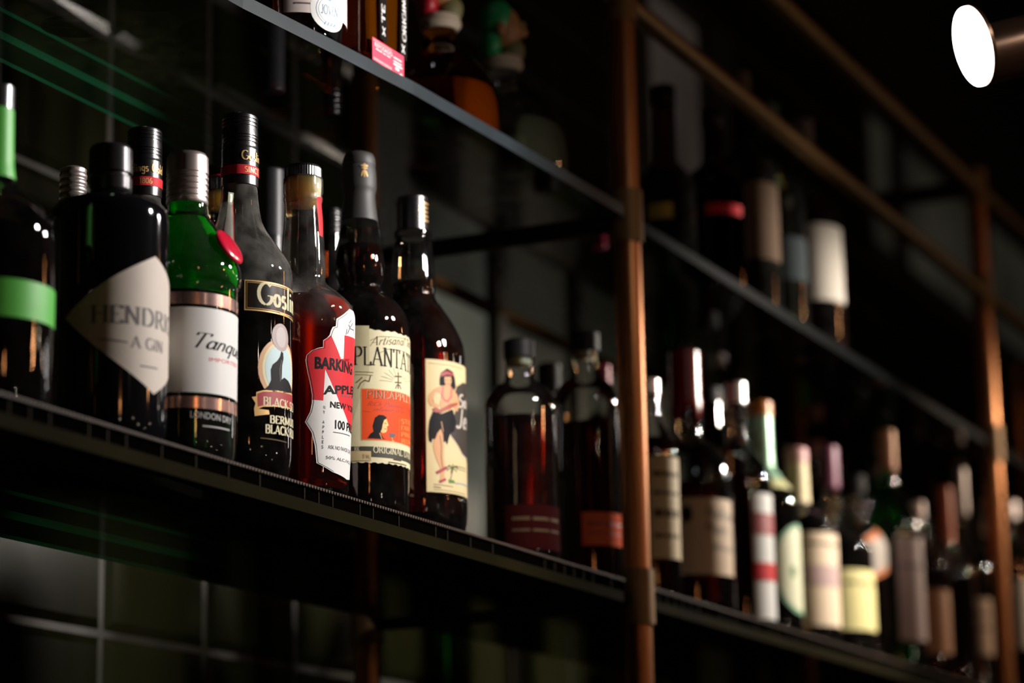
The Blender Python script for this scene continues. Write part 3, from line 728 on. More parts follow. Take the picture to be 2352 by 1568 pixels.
# --- black rum bottle, seal on a barrel
def gosling(ax, ay, rpx, inset, top, label, oneline, dy=0., full=True, yc=None):
    B = Bottle('liquor_bottle', label, 'bottle', ax, ay, rpx, inset=inset, yc=yc)
    s = rpx/124.0
    def Y(y): return top+(y-262)*s
    pr = B.prof([(None, 112*s), (Y(1076), 121*s), (Y(1040), 124*s), (Y(640), 124*s), (Y(612), 117*s), (Y(585), 100*s), (Y(560), 82*s), (Y(535), 64*s), (Y(512), 53*s), (Y(480), 46*s), (Y(440), 42*s), (Y(420), 40*s)], 4)
    B.glassbody(pr, DUSTY); B.liquid(Y(628), BLACKRUM, zbot=.008)
    cp = [(B.z(Y(431)), B.r(43.8*s)), (B.z(Y(345)), B.r(43.8*s)), (B.z(Y(343)), B.r(42.5*s))]+ribs(B.z(Y(338)), B.z(Y(316)), B.r(43*s), .0032, .0006)
    cp += [(B.z(Y(314)), B.r(43*s)), (B.z(Y(303)), B.r(43*s))]+ribs(B.z(Y(300)), B.z(Y(270)), B.r(42.5*s), .0032, .0005)+[(B.z(Y(266)), B.r(41*s)), (B.z(Y(262)), B.r(37*s))]
    B.part('cap', cp, BLACKCAP, 96, rmod=knurl(46, .012, B.z(Y(314)), B.z(Y(303))))
    L = Label(B, 'neck_band', rfun=lambda z: B.r(43.8*s), R=B.r(43.8*s), eps=.0004)
    L.rect(-2.2, 2.2, B.z(Y(410)), B.z(Y(388)), RED)
    def c(fr): return fr*B.r(43.8*s)
    L.text('Goslings' if oneline else 'Goslings Gold', (c(.08) if oneline else c(-1.35), B.z(Y(376))), (c(1.25) if oneline else c(.95), B.z(Y(376))), B.r(22*s), GOLD, 1, fit='Gosli' if oneline else 'Goslings Go', nib=(.08, .03), px=False)
    G['8'] = (.62, [arc(.31, .75, .19, .24, 0, 360, 14), arc(.31, .26, .23, .27, 0, 360, 14)], []); G['6'] = (.62, [arc(.33, .28, .22, .27, 0, 360, 14), [(.12, .3), (.2, .75), (.42, 1)]], []); G['0'] = (.62, [arc(.31, .5, .24, .5, 0, 360, 16)], []); G['1'] = (.36, [[(.2, 0), (.2, 1), (.06, .86)]], [(.2, 0)])
    L.text('SINCE' if oneline else '1806', (c(.25) if oneline else c(-.25), B.z(Y(405))), (c(1.3) if oneline else c(.45), B.z(Y(405))), B.r(13*s), GOLD, 1, fit='SINCE' if oneline else '1806', nib=(.08, .04), px=False)
    L.build()
    return B
B = gosling(548, 800, 123, .012, 262, 'clear-shouldered black rum bottle with gold-framed plate label and seal-on-barrel picture', True)
L = Label(B, 'plate_label')
ul = L.uv(561, 700)[0]; uR = ul+2*(L.uv(640, 700)[0]-ul)+.02
z0, z1 = L.uv(561, 712)[1], L.uv(561, 642)[1]
uR = ul + 2.15*L.R
def rectuv(L, a, b, c, d, m, lay): L.poly([(a, c), (b, c), (b, d), (a, d)], m, lay, px=False)
rectuv(L, ul, uR, z0, z1, GOLD, 0); rectuv(L, ul+.0011, uR-.0011, z0+.0011, z1-.0011, BLACKLABEL, 1)
rectuv(L, ul+.0019, uR-.0019, z0+.0019, z1-.0019, GOLD, 2); rectuv(L, ul+.0023, uR-.0023, z0+.0023, z1-.0023, BLACKLABEL, 3)
L.text('Goslings', (590, 697), (667, 717), 50, CREAM, 4, fit='Gosli', nib=(.085, .022))
L.line([(642, 720), (664, 726)], .0009, GOLD, 4)
L.build()
L = Label(B, 'label')
Zb = zm(540, 620, 3.1367)
uc = L.uv(646, 820)[0]
e0 = L.uv(592, 850); zc_ = L.uv(640, 850)[1]
L.ellipse(uc, zc_, uc-L.uv(592, 850)[0], B.r(74), TAN, 0)
L.ellipse(uc+.0003, zc_, (uc-L.uv(592, 850)[0])*.86, B.r(66), CREAM, 1)
L.ellipse(uc+.0003, zc_, (uc-L.uv(592, 850)[0])*.74, B.r(59), PALEBLUE, 2)
L.ellipse(L.uv(645, 775)[0], L.uv(645, 775)[1], B.r(30), B.r(32), mat('pink_grey_medallion', (.42, .32, .30), .5), 3)
L.ellipse(L.uv(645, 775)[0], L.uv(645, 775)[1], B.r(18), B.r(24), mat('grey_medallion', (.50, .44, .42), .5), 4)
L.poly(Zb([(330, 585), (342, 600), (344, 640), (334, 690), (332, 750), (330, 800), (338, 870), (300, 892), (262, 872), (205, 862), (240, 832), (258, 790), (255, 720), (268, 680), (300, 655), (320, 625)]), INK, 5)
L.poly(Zb([(330, 790), (350, 775), (378, 800), (398, 850), (402, 885), (345, 885), (330, 860)]), INK, 5)
L.line(Zb([(330, 650), (318, 720), (322, 800)]), .0008, GREYINK, 6)
rib = Zb([(150, 880), (200, 866), (300, 868), (405, 895), (405, 1010), (300, 985), (200, 985), (165, 1000), (240, 1010), (245, 1040), (140, 1052), (135, 1000), (145, 960), (118, 915), (150, 910)])
L.poly(rib, GOLD, 5)
rib = Zb([(158, 890), (200, 876), (300, 878), (405, 905), (405, 1000), (300, 975), (200, 975), (162, 985)])
L.poly(rib, DARKRED, 6)
L.text('BLACK SEAL', (603, 930), (667, 944), 19, CREAM, 7, fit='BLACK S', nib=(.085, .035))
L.text('BERMUDA', (618, 971), (668, 980), 17, CREAM, 7, fit='BERMU', nib=(.095, .045))
L.text('BLACK RUM', (608, 994), (667, 1005), 19, CREAM, 7, fit='BLACK R', nib=(.095, .045))
L.line([(598, 1006), (656, 1016)], .0010, BROWNINK, 7)
L.build()

# --- red-and-white shaped label, apple spirit
B = Bottle('liquor_bottle', 'clear-necked bottle of red spirit with cut-out red and white label and ribbed black cork cap', 'bottle', 696, 850, 117, inset=.010)
pr = B.prof([(None, 100), (1118, 104), (1060, 107), (900, 113), (760, 119), (728, 119), (708, 113), (690, 98), (672, 76), (658, 58), (646, 51), (620, 51.5), (560, 49), (500, 44.5), (470, 43), (455, 46), (450, 44), (440, 46.5), (410, 46), (406, 42)], 3)
B.glassbody(pr, HAZY); B.liquid(695, APPLE, zbot=.012)
B.part('glass_base', [(.0015, B.r(98)), (.010, B.r(100)), (.0115, B.r(60))], WATER)
B.part('cork', [(B.z(470), B.r(36)), (B.z(462), B.r(41)), (B.z(418), B.r(42.5)), (B.z(410), B.r(42.5)), (B.z(408), B.r(40))], CORK)
B.part('cap', [(B.z(411), B.r(42)), (B.z(409), B.r(44)), (B.z(386), B.r(44)), (B.z(381), B.r(41)), (B.z(380), B.r(30))], BLACKCAP, 176, rmod=knurl(44, .02, B.z(410), B.z(385)))
L = Label(B, 'neck_strip', R=B.r(48)); 
L.poly([(728, 452), (738, 452), (741, 500), (740, 545), (733, 540), (730, 500)], RED, 0); L.build()
Zb = zm(540, 620, 3.1367)
L = Label(B, 'label')
left = Zb([(822, 280), (800, 300), (780, 318), (728, 352), (724, 404), (702, 410), (688, 438), (680, 468), (660, 490), (634, 506), (633, 554), (600, 560), (550, 580), (515, 612), (506, 650), (518, 720), (540, 820), (553, 900), (552, 960), (540, 1020), (502, 1095), (550, 1170), (572, 1260), (585, 1390), (700, 1455), (800, 1508)])
lu = [L.uv(*p) for p in left]; uc = max(u for u, v in lu)+.001
def shrink(P, du, f=1.0): return [(u+du, v) for u, v in P]
full = lu+[(2*uc-u, v) for u, v in reversed(lu)]
L.poly(full, PAPER, 0, px=False)
red1 = Zb([(690, 470), (638, 508), (636, 558), (600, 564), (555, 584), (520, 612), (516, 655), (524, 720), (545, 820), (558, 898), (556, 934), (634, 940), (648, 712), (700, 830), (750, 950), (790, 1040), (822, 1145), (840, 1160), (850, 1000), (842, 640), (760, 640)])
L.poly(red1, RED, 1)
L.poly(Zb([(786, 470), (850, 490), (866, 500), (866, 1010), (842, 1010), (836, 660), (780, 660)]), RED, 1)
inn = []
cx = sum(u for u, v in lu)/len(lu)
for i, (u, v) in enumerate(lu[1:-1]): inn.append((u+.0016, v-.0007 if i < 11 else v+.0004))
L.line(inn, .00035, INK, 2, px=False)
L.text('BARKING', (722, 845), (807, 861), 26, INK, 3, sans=True, bold=.035)
L.text('APPLEJACK', (744, 905), (808, 906), 19, INK, 3, fit='APPLE', sans=True, bold=.03)
L.text('MADE IN', (783, 911), (808, 916), 6, GREYINK, 3, fit='MADE', sans=True)
L.text('NEW YORK', (757, 935), (806, 947), 14, INK, 3, fit='NEW YO', sans=True, bold=.02)
L.text('100 PROOF', (765, 983), (804, 994), 20, INK, 3, fit='100 PR', sans=True, bold=.02)
for i, ch in enumerate('NY APPLES'):
    if ch != ' ': L.text(ch, (742.5-i*.55, 938+i*11.4), (746.5-i*.55, 939+i*11.4), 7.5, INK, 3, sans=True)
L.text('ASK NO FAVOR GIVE NO', (753, 1030), (803, 1043), 9, GREYINK, 3, fit='ASK NO FAVOR GIVE', sans=True)
L.text('50% ALC./VOL.', (747, 1053), (801, 1066), 7, GREYINK, 3, fit='50% ALC./VO', sans=True)
L.line([(765, 992), (802, 1001)], .0006, GREYINK, 3)
L.line([(797, 766), (803, 752), (809, 742)], .0007, GREYINK, 3); L.line([(800, 746), (804, 755), (811, 758), (812, 768)], .0007, GREYINK, 3)
L.line([(796, 756), (794, 768)], .0006, GREYINK, 3); L.line([(801, 742), (806, 735)], .0006, GREYINK, 3)
L.build()

# --- bulb-necked dark rum, cream and red label
B = Bottle('liquor_bottle', 'bulb-necked dark rum bottle with cream label, red panel and portrait, grey-black capsule', 'bottle', 827, 900, 114, inset=.012)
pr = B.prof([(None, 104), (1170, 110), (1120, 112), (900, 114), (780, 115), (748, 113), (722, 104), (700, 88), (682, 66), (672, 54), (664, 49), (656, 50), (640, 55), (615, 58), (590, 56.5), (565, 52), (540, 48), (505, 43), (500, 40)], 4)
B.glassbody(pr, CLEAR); B.liquid(566, RUM, zbot=.014)
def flutes(t, z): return 1-.03*max(0, min(1, (.055-z)/.03))*(.5+.5*cos(16*t))
B.part('glass_base', [(.0015, B.r(100)), (.013, B.r(104)), (.0135, B.r(70))], liq('thick_base_glass', (.75, .40, .20), (.1, .03, .01), .05), 96, rmod=lambda t, z: 1-.05*(.5+.5*cos(18*t)))
B.part('capsule', catmull([(B.z(509), B.r(43.5)), (B.z(480), B.r(40)), (B.z(455), B.r(37.5)), (B.z(442), B.r(38)), (B.z(430), B.r(40.5)), (B.z(405), B.r(40.5)), (B.z(384), B.r(38.5)), (B.z(379), B.r(37.5)), (B.z(376), B.r(38.6)), (B.z(360), B.r(37.5)), (B.z(350), B.r(33)), (B.z(346), B.r(24))], 3), MATTEBLACK)
L = Label(B, 'capsule_emblem', rfun=lambda z: B.r(41), R=B.r(41))
def e(x, y): return (x-828)*1.15*B.D/FPX, B.z(y)
L.line([e(839, 382), e(839, 406)], .0012, GOLD, 0, px=False); L.line([e(833, 386), e(845, 386)], .0012, GOLD, 0, px=False)
L.line([e(834, 392), e(844, 392)], .0009, GOLD, 0, px=False); L.line([e(833, 410), e(836, 399), e(842, 399), e(845, 410)], .0011, GOLD, 0, px=False); L.line([e(839, 404), e(839, 412)], .0009, GOLD, 0, px=False)
L.build()
Zc_ = zm(790, 720, 3.1367)
L = Label(B, 'label')
A0 = L.uv(812, 800)[0]-.012; uw = 3.0*L.R
zt, zb_ = L.uv(850, 757)[1], L.uv(850, 1062)[1]
top = [(A0+uw*i/60, zt+.0006*sin(i*1.7)+.0004*sin(i*.63)) for i in range(61)]
bot = [(A0+uw*i/60, zb_+.0006*sin(i*1.9+1)) for i in range(61)]
L.poly(bot+top[::-1], CREAM, 0, px=False)
u_s = L.uv(848, 850)[0]
L.poly([(A0, L.uv(820, 1056)[1]), (u_s, L.uv(849, 850)[1]-.0), (u_s, L.uv(849, 748)[1]), (A0, L.uv(849, 748)[1])], mat('aged_cream_paper', (.60, .54, .32), .6, noise=(90, .12)), 1, px=False)
L.text('PLANTATION', (812, 838), (918, 847), 42, INK, 3, fit='PLANT', nib=(.06, .02))
L.text('Artisanal Infusion', (848, 795), (940, 801), 22, BROWNINK, 2, fit='Artisanal Inf', serif=False, nib=(.045, .02), shear=.35, arch=.0012)
L.line([(850, 782), (870, 773), (905, 774), (938, 782)], .0004, BROWNINK, 2); L.line([(868, 812), (890, 802), (912, 803), (935, 812)], .0004, BROWNINK, 2)
# emblem with rays
for k in range(11):
    a = radians(15+k*15); L.line([(914+14*cos(a), 880-14*sin(a)), (914+44*cos(a)*1.0, 884-40*sin(a))], .00022, BROWNINK, 2)
L.line([(914, 856), (914, 892)], .0011, BROWNINK, 3); L.line([(907, 864), (921, 865)], .0009, BROWNINK, 3); L.line([(907, 878), (921, 879)], .0009, BROWNINK, 3); L.line([(908, 892), (911, 884), (917, 885), (920, 893)], .0008, BROWNINK, 3)
# scroll ornament at the left
L.line(Zc_([(80, 420), (210, 425)]), .0006, BROWNINK, 2); L.line(Zc_([(80, 440), (205, 445)]), .0005, BROWNINK, 2)
L.line(Zc_([(190, 450), (180, 490), (150, 480), (120, 500), (100, 540)]), .0009, BROWNINK, 2); L.line(Zc_([(130, 460), (110, 480), (85, 500)]), .0009, BROWNINK, 2)
# red panel
ra = [L.uv(829, 960)[0], L.uv(829, 960)[0]+1.75*L.R]; rt_, rb_ = L.uv(870, 893)[1], L.uv(870, 1012)[1]
rectuv(L, ra[0], ra[1], rb_, rt_, GOLD, 2); rectuv(L, ra[0]+.0007, ra[1]-.0007, rb_+.0007, rt_-.0007, ORANGERED, 3)
L.text('PINEAPPLE RUM', (841, 914), (936, 926), 17, CREAM, 4, fit='PINEAPPLE', nib=(.05, .02)); L.text('PINEAPPLE RUM', (841.6, 914.4), (936.6, 926.4), 17, INK, 5, fit='PINEAPPLE', nib=(.03, .012))
L.text('Rich Plantation Original', (842, 932), (936, 944), 10, DARKRED, 4, fit='Rich Plantation Or', serif=False, nib=(.05, .025), shear=.4)
L.text('infused with Victoria', (856, 943), (936, 954), 8, DARKRED, 4, fit='infused with Vi', serif=False, nib=(.05, .025), shear=.4)
L.line([(834, 944), (850, 946)], .0004, DARKRED, 4)
L.poly(Zc_([(205, 810), (222, 750), (250, 730), (285, 733), (305, 748), (303, 762), (286, 768), (277, 800), (270, 835), (258, 862), (285, 900), (300, 906), (168, 898), (190, 865), (212, 850)]), INK, 4)
L.poly(Zc_([(286, 768), (304, 758), (310, 780), (319, 806), (306, 814), (309, 836), (300, 856), (276, 862), (262, 850), (270, 835), (277, 800)]), GOLD, 5)
L.line(Zc_([(290, 790), (302, 792)]), .0005, INK, 6); L.line(Zc_([(288, 830), (304, 832)]), .0004, INK, 6); L.line(Zc_([(255, 862), (272, 905)]), .0006, GOLD, 5)
L.poly(Zc_([(322, 862), (370, 868), (362, 890), (344, 896), (328, 886)]), GREYINK, 4); L.line(Zc_([(344, 895), (346, 916), (358, 918)]), .0006, GOLD, 4)
for k in range(4): L.text(['STIGGINS', 'FANCY', 'PINEAPPLE', 'RUM'][k], (920, 972+k*15), (937, 975+k*15), 10, ORANGE, 4, fit=['STI', 'FAN', 'PIN', 'RU'][k], serif=False, nib=(.1, .06))
L.line([(916, 960), (915, 1012)], .0004, ORANGE, 4)
# dark strip with name
u0 = L.uv(852, 1030)[0]; zs0, zs1 = L.uv(870, 1050)[1], L.uv(870, 1026)[1]
L.poly([(A0, zs0), (ra[1], zs0), (ra[1], zs1), (A0, zs1)], mat('brown_black_ink', (.045, .04, .025), .6), 2, px=False)
L.text('ORIGINAL DARK', (857, 1039), (936, 1053), 14, CREAM, 4, fit='ORIGINAL DA', nib=(.07, .03))
L.text('RK', (814, 1036), (826, 1037), 12, CREAM, 4, nib=(.07, .03))
rectuv(L, A0, L.uv(852, 1045)[0], L.uv(850, 1058)[1], L.uv(850, 1036)[1], KRAFT, 5)
L.text('750 ML', (827, 1052), (850, 1054), 9, BROWNINK, 6, serif=False, nib=(.05, .03))
L.line([(903, 1055), (920, 1058)], .0009, BROWNINK, 3); L.line([(892, 1061), (932, 1069)], .0008, BROWNINK, 3)
L.build()

# --- slim-shouldered spiced rum with dancer label
B = Bottle('liquor_bottle', 'dark rum bottle with tan picture label of a dancer in a grass skirt, black cap', 'bottle', 952, 950, 118, inset=.012)
pr = B.prof([(None, 110), (1200, 117), (1160, 119), (1150, 118), (830, 118), (795, 113), (765, 101), (735, 84), (705, 64), (690, 53), (680, 50), (668, 51), (645, 51), (620, 50), (590, 48), (560, 45), (548, 41), (542, 44), (532, 44), (528, 37)], 4)
B.glassbody(pr, CLEAR); B.liquid(652, RUM, zbot=.014)
B.part('glass_base', [(.0015, B.r(106)), (.013, B.r(110)), (.0135, B.r(70))], M['thick_base_glass'], 96, rmod=lambda t, z: 1-.04*(.5+.5*cos(22*t)))
B.part('cap', [(B.z(534), B.r(36)), (B.z(532), B.r(38)), (B.z(470), B.r(38))]+ribs(B.z(468), B.z(456), B.r(38), .003, .0005)+[(B.z(453), B.r(37)), (B.z(450), B.r(33))], BLACKCAP)
L = Label(B, 'cap_emblem', rfun=lambda z: B.r(38), R=B.r(38))
for k, (z_, a_) in enumerate(((468, .5), (478, .45), (488, .42), (498, .48), (508, .52))): L.line([(B.r(38)*a_, B.z(z_)), (B.r(38)*(a_+.65), B.z(z_+2))], .0013, GOLD, 0, px=False)
L.build()
Zh = zm(790, 720, 3.1367); H = lambda pts, m, lay=2: L.poly(Zh(pts), m, lay)
L = Label(B, 'label')
ul = L.uv(978.5, 980)[0]; zt, zb_ = L.uv(980, 824)[1], L.uv(984, 1129)[1]
rectuv(L, ul, ul+2.0*L.R, zb_, zt, mat('tan_label_paper', (.70, .56, .30), .6, noise=(100, .05)), 0)
L.line([(984, 834), (1025, 838), (1062, 848)], .0004, BROWNINK, 1)
H([(800, 560), (812, 525), (850, 500), (905, 505), (905, 1075), (850, 1010), (800, 920), (762, 870), (780, 790), (800, 700)], mat('dark_brown_ink', (.045, .033, .025), .6), 1)
L.line(Zh([(790, 540), (815, 515), (850, 495), (890, 500)]), .0008, KRAFT, 2); L.line(Zh([(762, 870), (800, 940), (850, 1020), (885, 1060)]), .0008, GREYPAPER, 2)
H([(688, 470), (698, 425), (740, 395), (782, 420), (796, 470), (803, 530), (790, 560), (765, 520), (705, 520), (688, 515)], INK, 3)
H([(696, 428), (738, 412), (782, 430), (786, 452), (740, 440), (697, 455)], DARKRED, 4)
H([(722, 455), (768, 455), (772, 490), (762, 520), (746, 530), (730, 515), (722, 490)], SKIN, 5)
L.line(Zh([(728, 480), (742, 480)]), .0004, INK, 6); L.line(Zh([(754, 482), (766, 482)]), .0004, INK, 6); L.line(Zh([(740, 508), (756, 509)]), .0006, DARKRED, 6)
H([(728, 515), (765, 520), (785, 545), (815, 590), (830, 650), (815, 705), (790, 700), (780, 640), (770, 700), (700, 690), (690, 640), (705, 580), (660, 560), (640, 600), (640, 640), (690, 660), (680, 680), (625, 665), (600, 625), (612, 580), (650, 540), (690, 525)], SKIN, 3)
L.line(Zh([(712, 530), (706, 590), (722, 625), (745, 632), (768, 600), (772, 535)]), .0018, mat('pink_garland_ink', (.60, .12, .12), .5), 5)
H([(640, 605), (668, 568), (664, 640), (648, 645)], M['tan_label_paper'], 4)
H([(632, 690), (650, 675), (690, 690), (760, 650), (815, 640), (815, 660), (750, 690), (700, 715), (655, 712)], mat('ukulele_red_ink', (.38, .08, .04), .5), 5)
H([(640, 706), (700, 722), (780, 690), (805, 780), (790, 850), (765, 862), (752, 900), (742, 945), (728, 918), (716, 930), (712, 870), (695, 830), (672, 860), (655, 905), (636, 900), (630, 930), (612, 915), (606, 850), (615, 770)], INK, 4)
H([(650, 880), (672, 850), (695, 830), (712, 870), (718, 960), (716, 1030), (726, 1110), (722, 1160), (728, 1205), (705, 1220), (692, 1200), (696, 1120), (665, 1050), (640, 960)], SKIN, 3)
L.line(Zh([(690, 880), (700, 960), (698, 1030), (708, 1110)]), .0006, BROWNINK, 4)
L.line(Zh([(670, 1145), (735, 1110)]), .0028, DARKRED, 5); L.line(Zh([(690, 1210), (728, 1195)]), .0022, DARKRED, 5)
L.line(Zh([(700, 780), (712, 850)]), .0008, SKIN, 5)
L.text('Sailor', (1050, 934), (1072, 940), 30, GREYPAPER, 4, fit='Sail', serif=False, nib=(.08, .035), shear=.2); L.text('Jerry', (1046, 982), (1072, 988), 46, GREYPAPER, 4, fit='Jer', serif=False, nib=(.06, .03), shear=.2)
for k in range(6): a = radians(20+k*60); L.line([(1038, 1074), (1038+9*cos(a), 1074-8*sin(a)), (1038+13*cos(a), 1078-8*sin(a))], .0011, GREENINK if k % 2 else INK, 2)
L.line([(1040, 1074), (1034, 1102)], .0009, BROWNINK, 2); H([(750, 1195), (790, 1200), (800, 1222), (755, 1222)], GREENINK)
L.line(Zh([(800, 1222), (845, 1228), (885, 1250)]), .0008, BLUE, 2); L.line([(1044, 1070), (1068, 1077)], .0007, BROWNINK, 2); L.line([(1046, 1076), (1068, 1083)], .0005, BROWNINK, 2)
L.line([(996, 1112), (1040, 1118)], .0005, BROWNINK, 2); L.line([(996, 1118), (1012, 1120)], .0008, BROWNINK, 2); L.line([(996, 1124), (1068, 1137)], .0004, BROWNINK, 2)
L.build()

# ============================================================ behind the front row
YC2 = YF+.175
B = gosling(327, 700, 117, 0, 297, 'black-capped rum bottle with red neck band behind the diamond label bottle', False, yc=YC2-.01)
B = Bottle('liquor_bottle', 'clear bottle with ribbed silver cap standing behind the diamond label bottle', 'bottle', 162, 700, 95, yc=YC2)
pr = B.prof([(None, 90), (900, 95), (560, 95), (520, 84), (495, 50), (470, 34), (455, 30)]); B.glassbody(pr, CLEAR); B.liquid(600, WATER)
B.part('cap', [(B.z(462), B.r(31))]+ribs(B.z(458), B.z(396), B.r(32), .006, .0007)+[(B.z(390), B.r(31)), (B.z(386), B.r(26))], SILVERCAP)
B = Bottle('liquor_bottle', 'clear-necked bottle with red-rimmed ribbed black cap, behind the silver-capped green bottle', 'bottle', 503, 800, 100, yc=YC2-.035)
pr = B.prof([(None, 92), (1040, 98), (720, 100), (690, 92), (665, 60), (640, 44), (560, 40), (500, 38), (470, 36), (445, 37), (440, 33)]); B.glassbody(pr, CLEAR); B.liquid(700, APPLE)
B.part('cork', [(B.z(480), B.r(27)), (B.z(442), B.r(31)), (B.z(440), B.r(31))], CORK)
B.part('cap', [(B.z(441), B.r(33)), (B.z(440), B.r(34.5)), (B.z(414), B.r(34.5)), (B.z(410), B.r(32)), (B.z(409), B.r(25))], BLACKCAP, 144, rmod=knurl(36, .02, B.z(440), B.z(414)))
B.part('cap_top', [(B.z(409), B.r(31)), (B.z(406), B.r(31)), (B.z(405), B.r(27))], M['red_wax_seal'])
L = Label(B, 'neck_strip', R=B.r(38)); c_ = B.r(38)
rectuv(L, c_*.2, c_*.9, B.z(560), B.z(470), PAPER, 0); L.line([(c_*.2, B.z(560)), (c_*.2, B.z(470))], .0012, RED, 1, px=False); L.line([(c_*.9, B.z(560)), (c_*.9, B.z(470))], .0012, RED, 1, px=False); L.build()
B = Bottle('liquor_bottle', 'tall matte black bottle in the gap behind the cork-capped red spirit', 'bottle', 624, 800, 92, yc=YC2)
pr = B.prof([(None, 88), (1080, 92), (700, 92), (660, 80), (630, 50), (600, 32), (560, 29), (470, 28)]); B.glassbody(pr, mat('satin_black_bottle', (.012, .012, .014), .35))
B.part('cap', [(B.z(545), B.r(30)), (B.z(392), B.r(30)), (B.z(388), B.r(27))], mat('satin_black_cap', (.02, .019, .022), .45))
B = Bottle('liquor_bottle', 'small dark-capped bottle glimpsed between the cork cap neck and the grey capsule', 'bottle', 764, 800, 84, yc=YC2)
pr = B.prof([(None, 80), (1130, 84), (750, 84), (715, 74), (685, 46), (660, 28), (600, 24), (540, 23)]); B.glassbody(pr, BROWNGLASS); B.liquid(640, RUM)
B.part('cap', ribs(B.z(562), B.z(490), B.r(23), .006, .0006)+[(B.z(486), B.r(22)), (B.z(482), B.r(18))], BLACKCAP)

# ============================================================ generic softer bottles
def soft(label, ax, ay, hw, neck, ys, glass, liquid, cap, ltop=None, labels=(), inset=.010, zb=Z1, yc=None, n=40, shape=None, group=None, capr=1.08, sq=None, cork=None, rnd_=False):
    """ys = (cap top, cap bottom, neck bottom, shoulder end)"""
    B = Bottle('liquor_bottle', label, 'bottle', ax, ay, hw, inset=inset, zb=zb, yc=yc, group=group)
    if cap is BLACKCAP: cap = mat('matte_black_stopper', (.006, .005, .005), .55, spec=.3)
    ct, cb, nb, se = ys; m = (nb+se)/2
    base = [(None, hw*.93), (B_row(B, .006), hw*.99), (B_row(B, .02), hw)]
    q = se-nb
    if rnd_: pts = base+[(se, hw), (se-q*.30, hw*.97), (se-q*.58, hw*.86), (se-q*.82, neck+(hw-neck)*.5), (nb+q*.05, neck*1.25), (nb-q*.08, neck*1.04), ((nb+cb)/2, neck), (cb, neck*.98)]
    else: pts = base+[(se, hw), (se-(se-m)*.45, hw*.93), (m, (hw+neck)*.56), (nb+(m-nb)*.4, neck*1.35), (nb, neck*1.06), ((nb+cb)/2, neck), (cb, neck*.98)]
    pr = B.prof(pts, 3)
    kw = dict(sq=sq) if sq else {}
    B.glassbody(pr, glass, n=n, **({'sq': (lambda z: (1.0, 2.0+(sq-2)*max(0, min(1, (B.z(se)-z)/.01+1)), .0))} if sq else {}))
    if liquid: B.liquid(ltop or m, liquid, n=n, zbot=.009, **({'sq': (lambda z: (1.0, 2.0+(sq-2)*max(0, min(1, (B.z(se)-z)/.01+1)), .0))} if sq else {}))
    if cork: B.part('cork', [(B.z(cb+16), B.r(neck*.75)), (B.z(cb), B.r(neck*.85))], CORK, 24)
    B.part('cap', [(B.z(cb+2), B.r(neck*capr*.98)), (B.z(cb), B.r(neck*capr)), (B.z(ct+3), B.r(neck*capr)), (B.z(ct), B.r(neck*capr*.86))], cap, n)
    for ii, it in enumerate(labels):
        x0, x1, y0, y1, m_ = it[:5]; xr = it[5] if len(it) > 5 else x1
        L = Label(B, 'label', eps=.0003+ii*.0004); xm = min(max((x0+x1)/2, ax-hw*.9), ax+hw*.9)
        u0 = L.uv(x0, (y0+y1)/2)[0]; u1 = u0+xr if len(it) > 5 else L.uv(x1, (y0+y1)/2)[0]
        za, zb_ = L.uv(x0, y0)[1], L.uv(x0, y1)[1]
        rectuv(L, u0, u1, zb_, za, m_, 0)
        ink = it[6] if len(it) > 6 else None
        if ink:
            for (t, fy, fh, mm) in ink:
                zz = za+(zb_-za)*fy
                hh = (za-zb_)*fh*.5; w_ = u1-u0
                for (f0, f1) in ((.10, .34), (.38, .62), (.66, .86)): rectuv(L, u0+w_*f0, u0+w_*f1, zz, zz+hh, mm, 1)
        L.build()
    return B
def B_row(B, z):
    p = Vector((B.x, B.Y, B.zb+z)); return pj(p)[1]

# whiskey pair left of the post
soft('round-shouldered whiskey flask with dark red label and black stopper, left of two twins', 1198, 1080, 84, 34, (781, 822, 878, 945), CLEAR, WHISKEY, BLACKCAP, 965,
     [(1160, 1262, 1160, 1262, mat('dull_maroon_paper', (.030, .003, .003), .9, spec=.05), .075, [('', .35, .14, BROWNINK), ('', .6, .1, BROWNINK)])], n=56, inset=.012, cork=1, rnd_=1)
soft('round-shouldered whiskey flask with orange label and black stopper, right beside the copper post', 1349, 1080, 77, 33, (764, 806, 868, 935), CLEAR, WHISKEY, BLACKCAP, 978,
     [(1337, 1424, 1176, 1252, mat('rust_red_paper', (.85, .13, .045), .8, spec=.1), .065, [('', .4, .2, DARKRED), ('', .65, .1, DARKRED)])], n=56, inset=.024, cork=1, rnd_=1)
soft('black-capped dark bottle behind and between the two round-shouldered whiskey flasks', 1266, 1080, 66, 26, (836, 905, 950, 1010), BROWNGLASS, RUM, BLACKCAP, yc=YC2)
soft('red-capped bottle peeking between the orange-labelled whiskey flask and the copper post', 1392, 1080, 60, 15, (838, 905, 930, 990), CLEAR, WHISKEY, mat('magenta_cap', (.40, .01, .05), .4), yc=YC2)

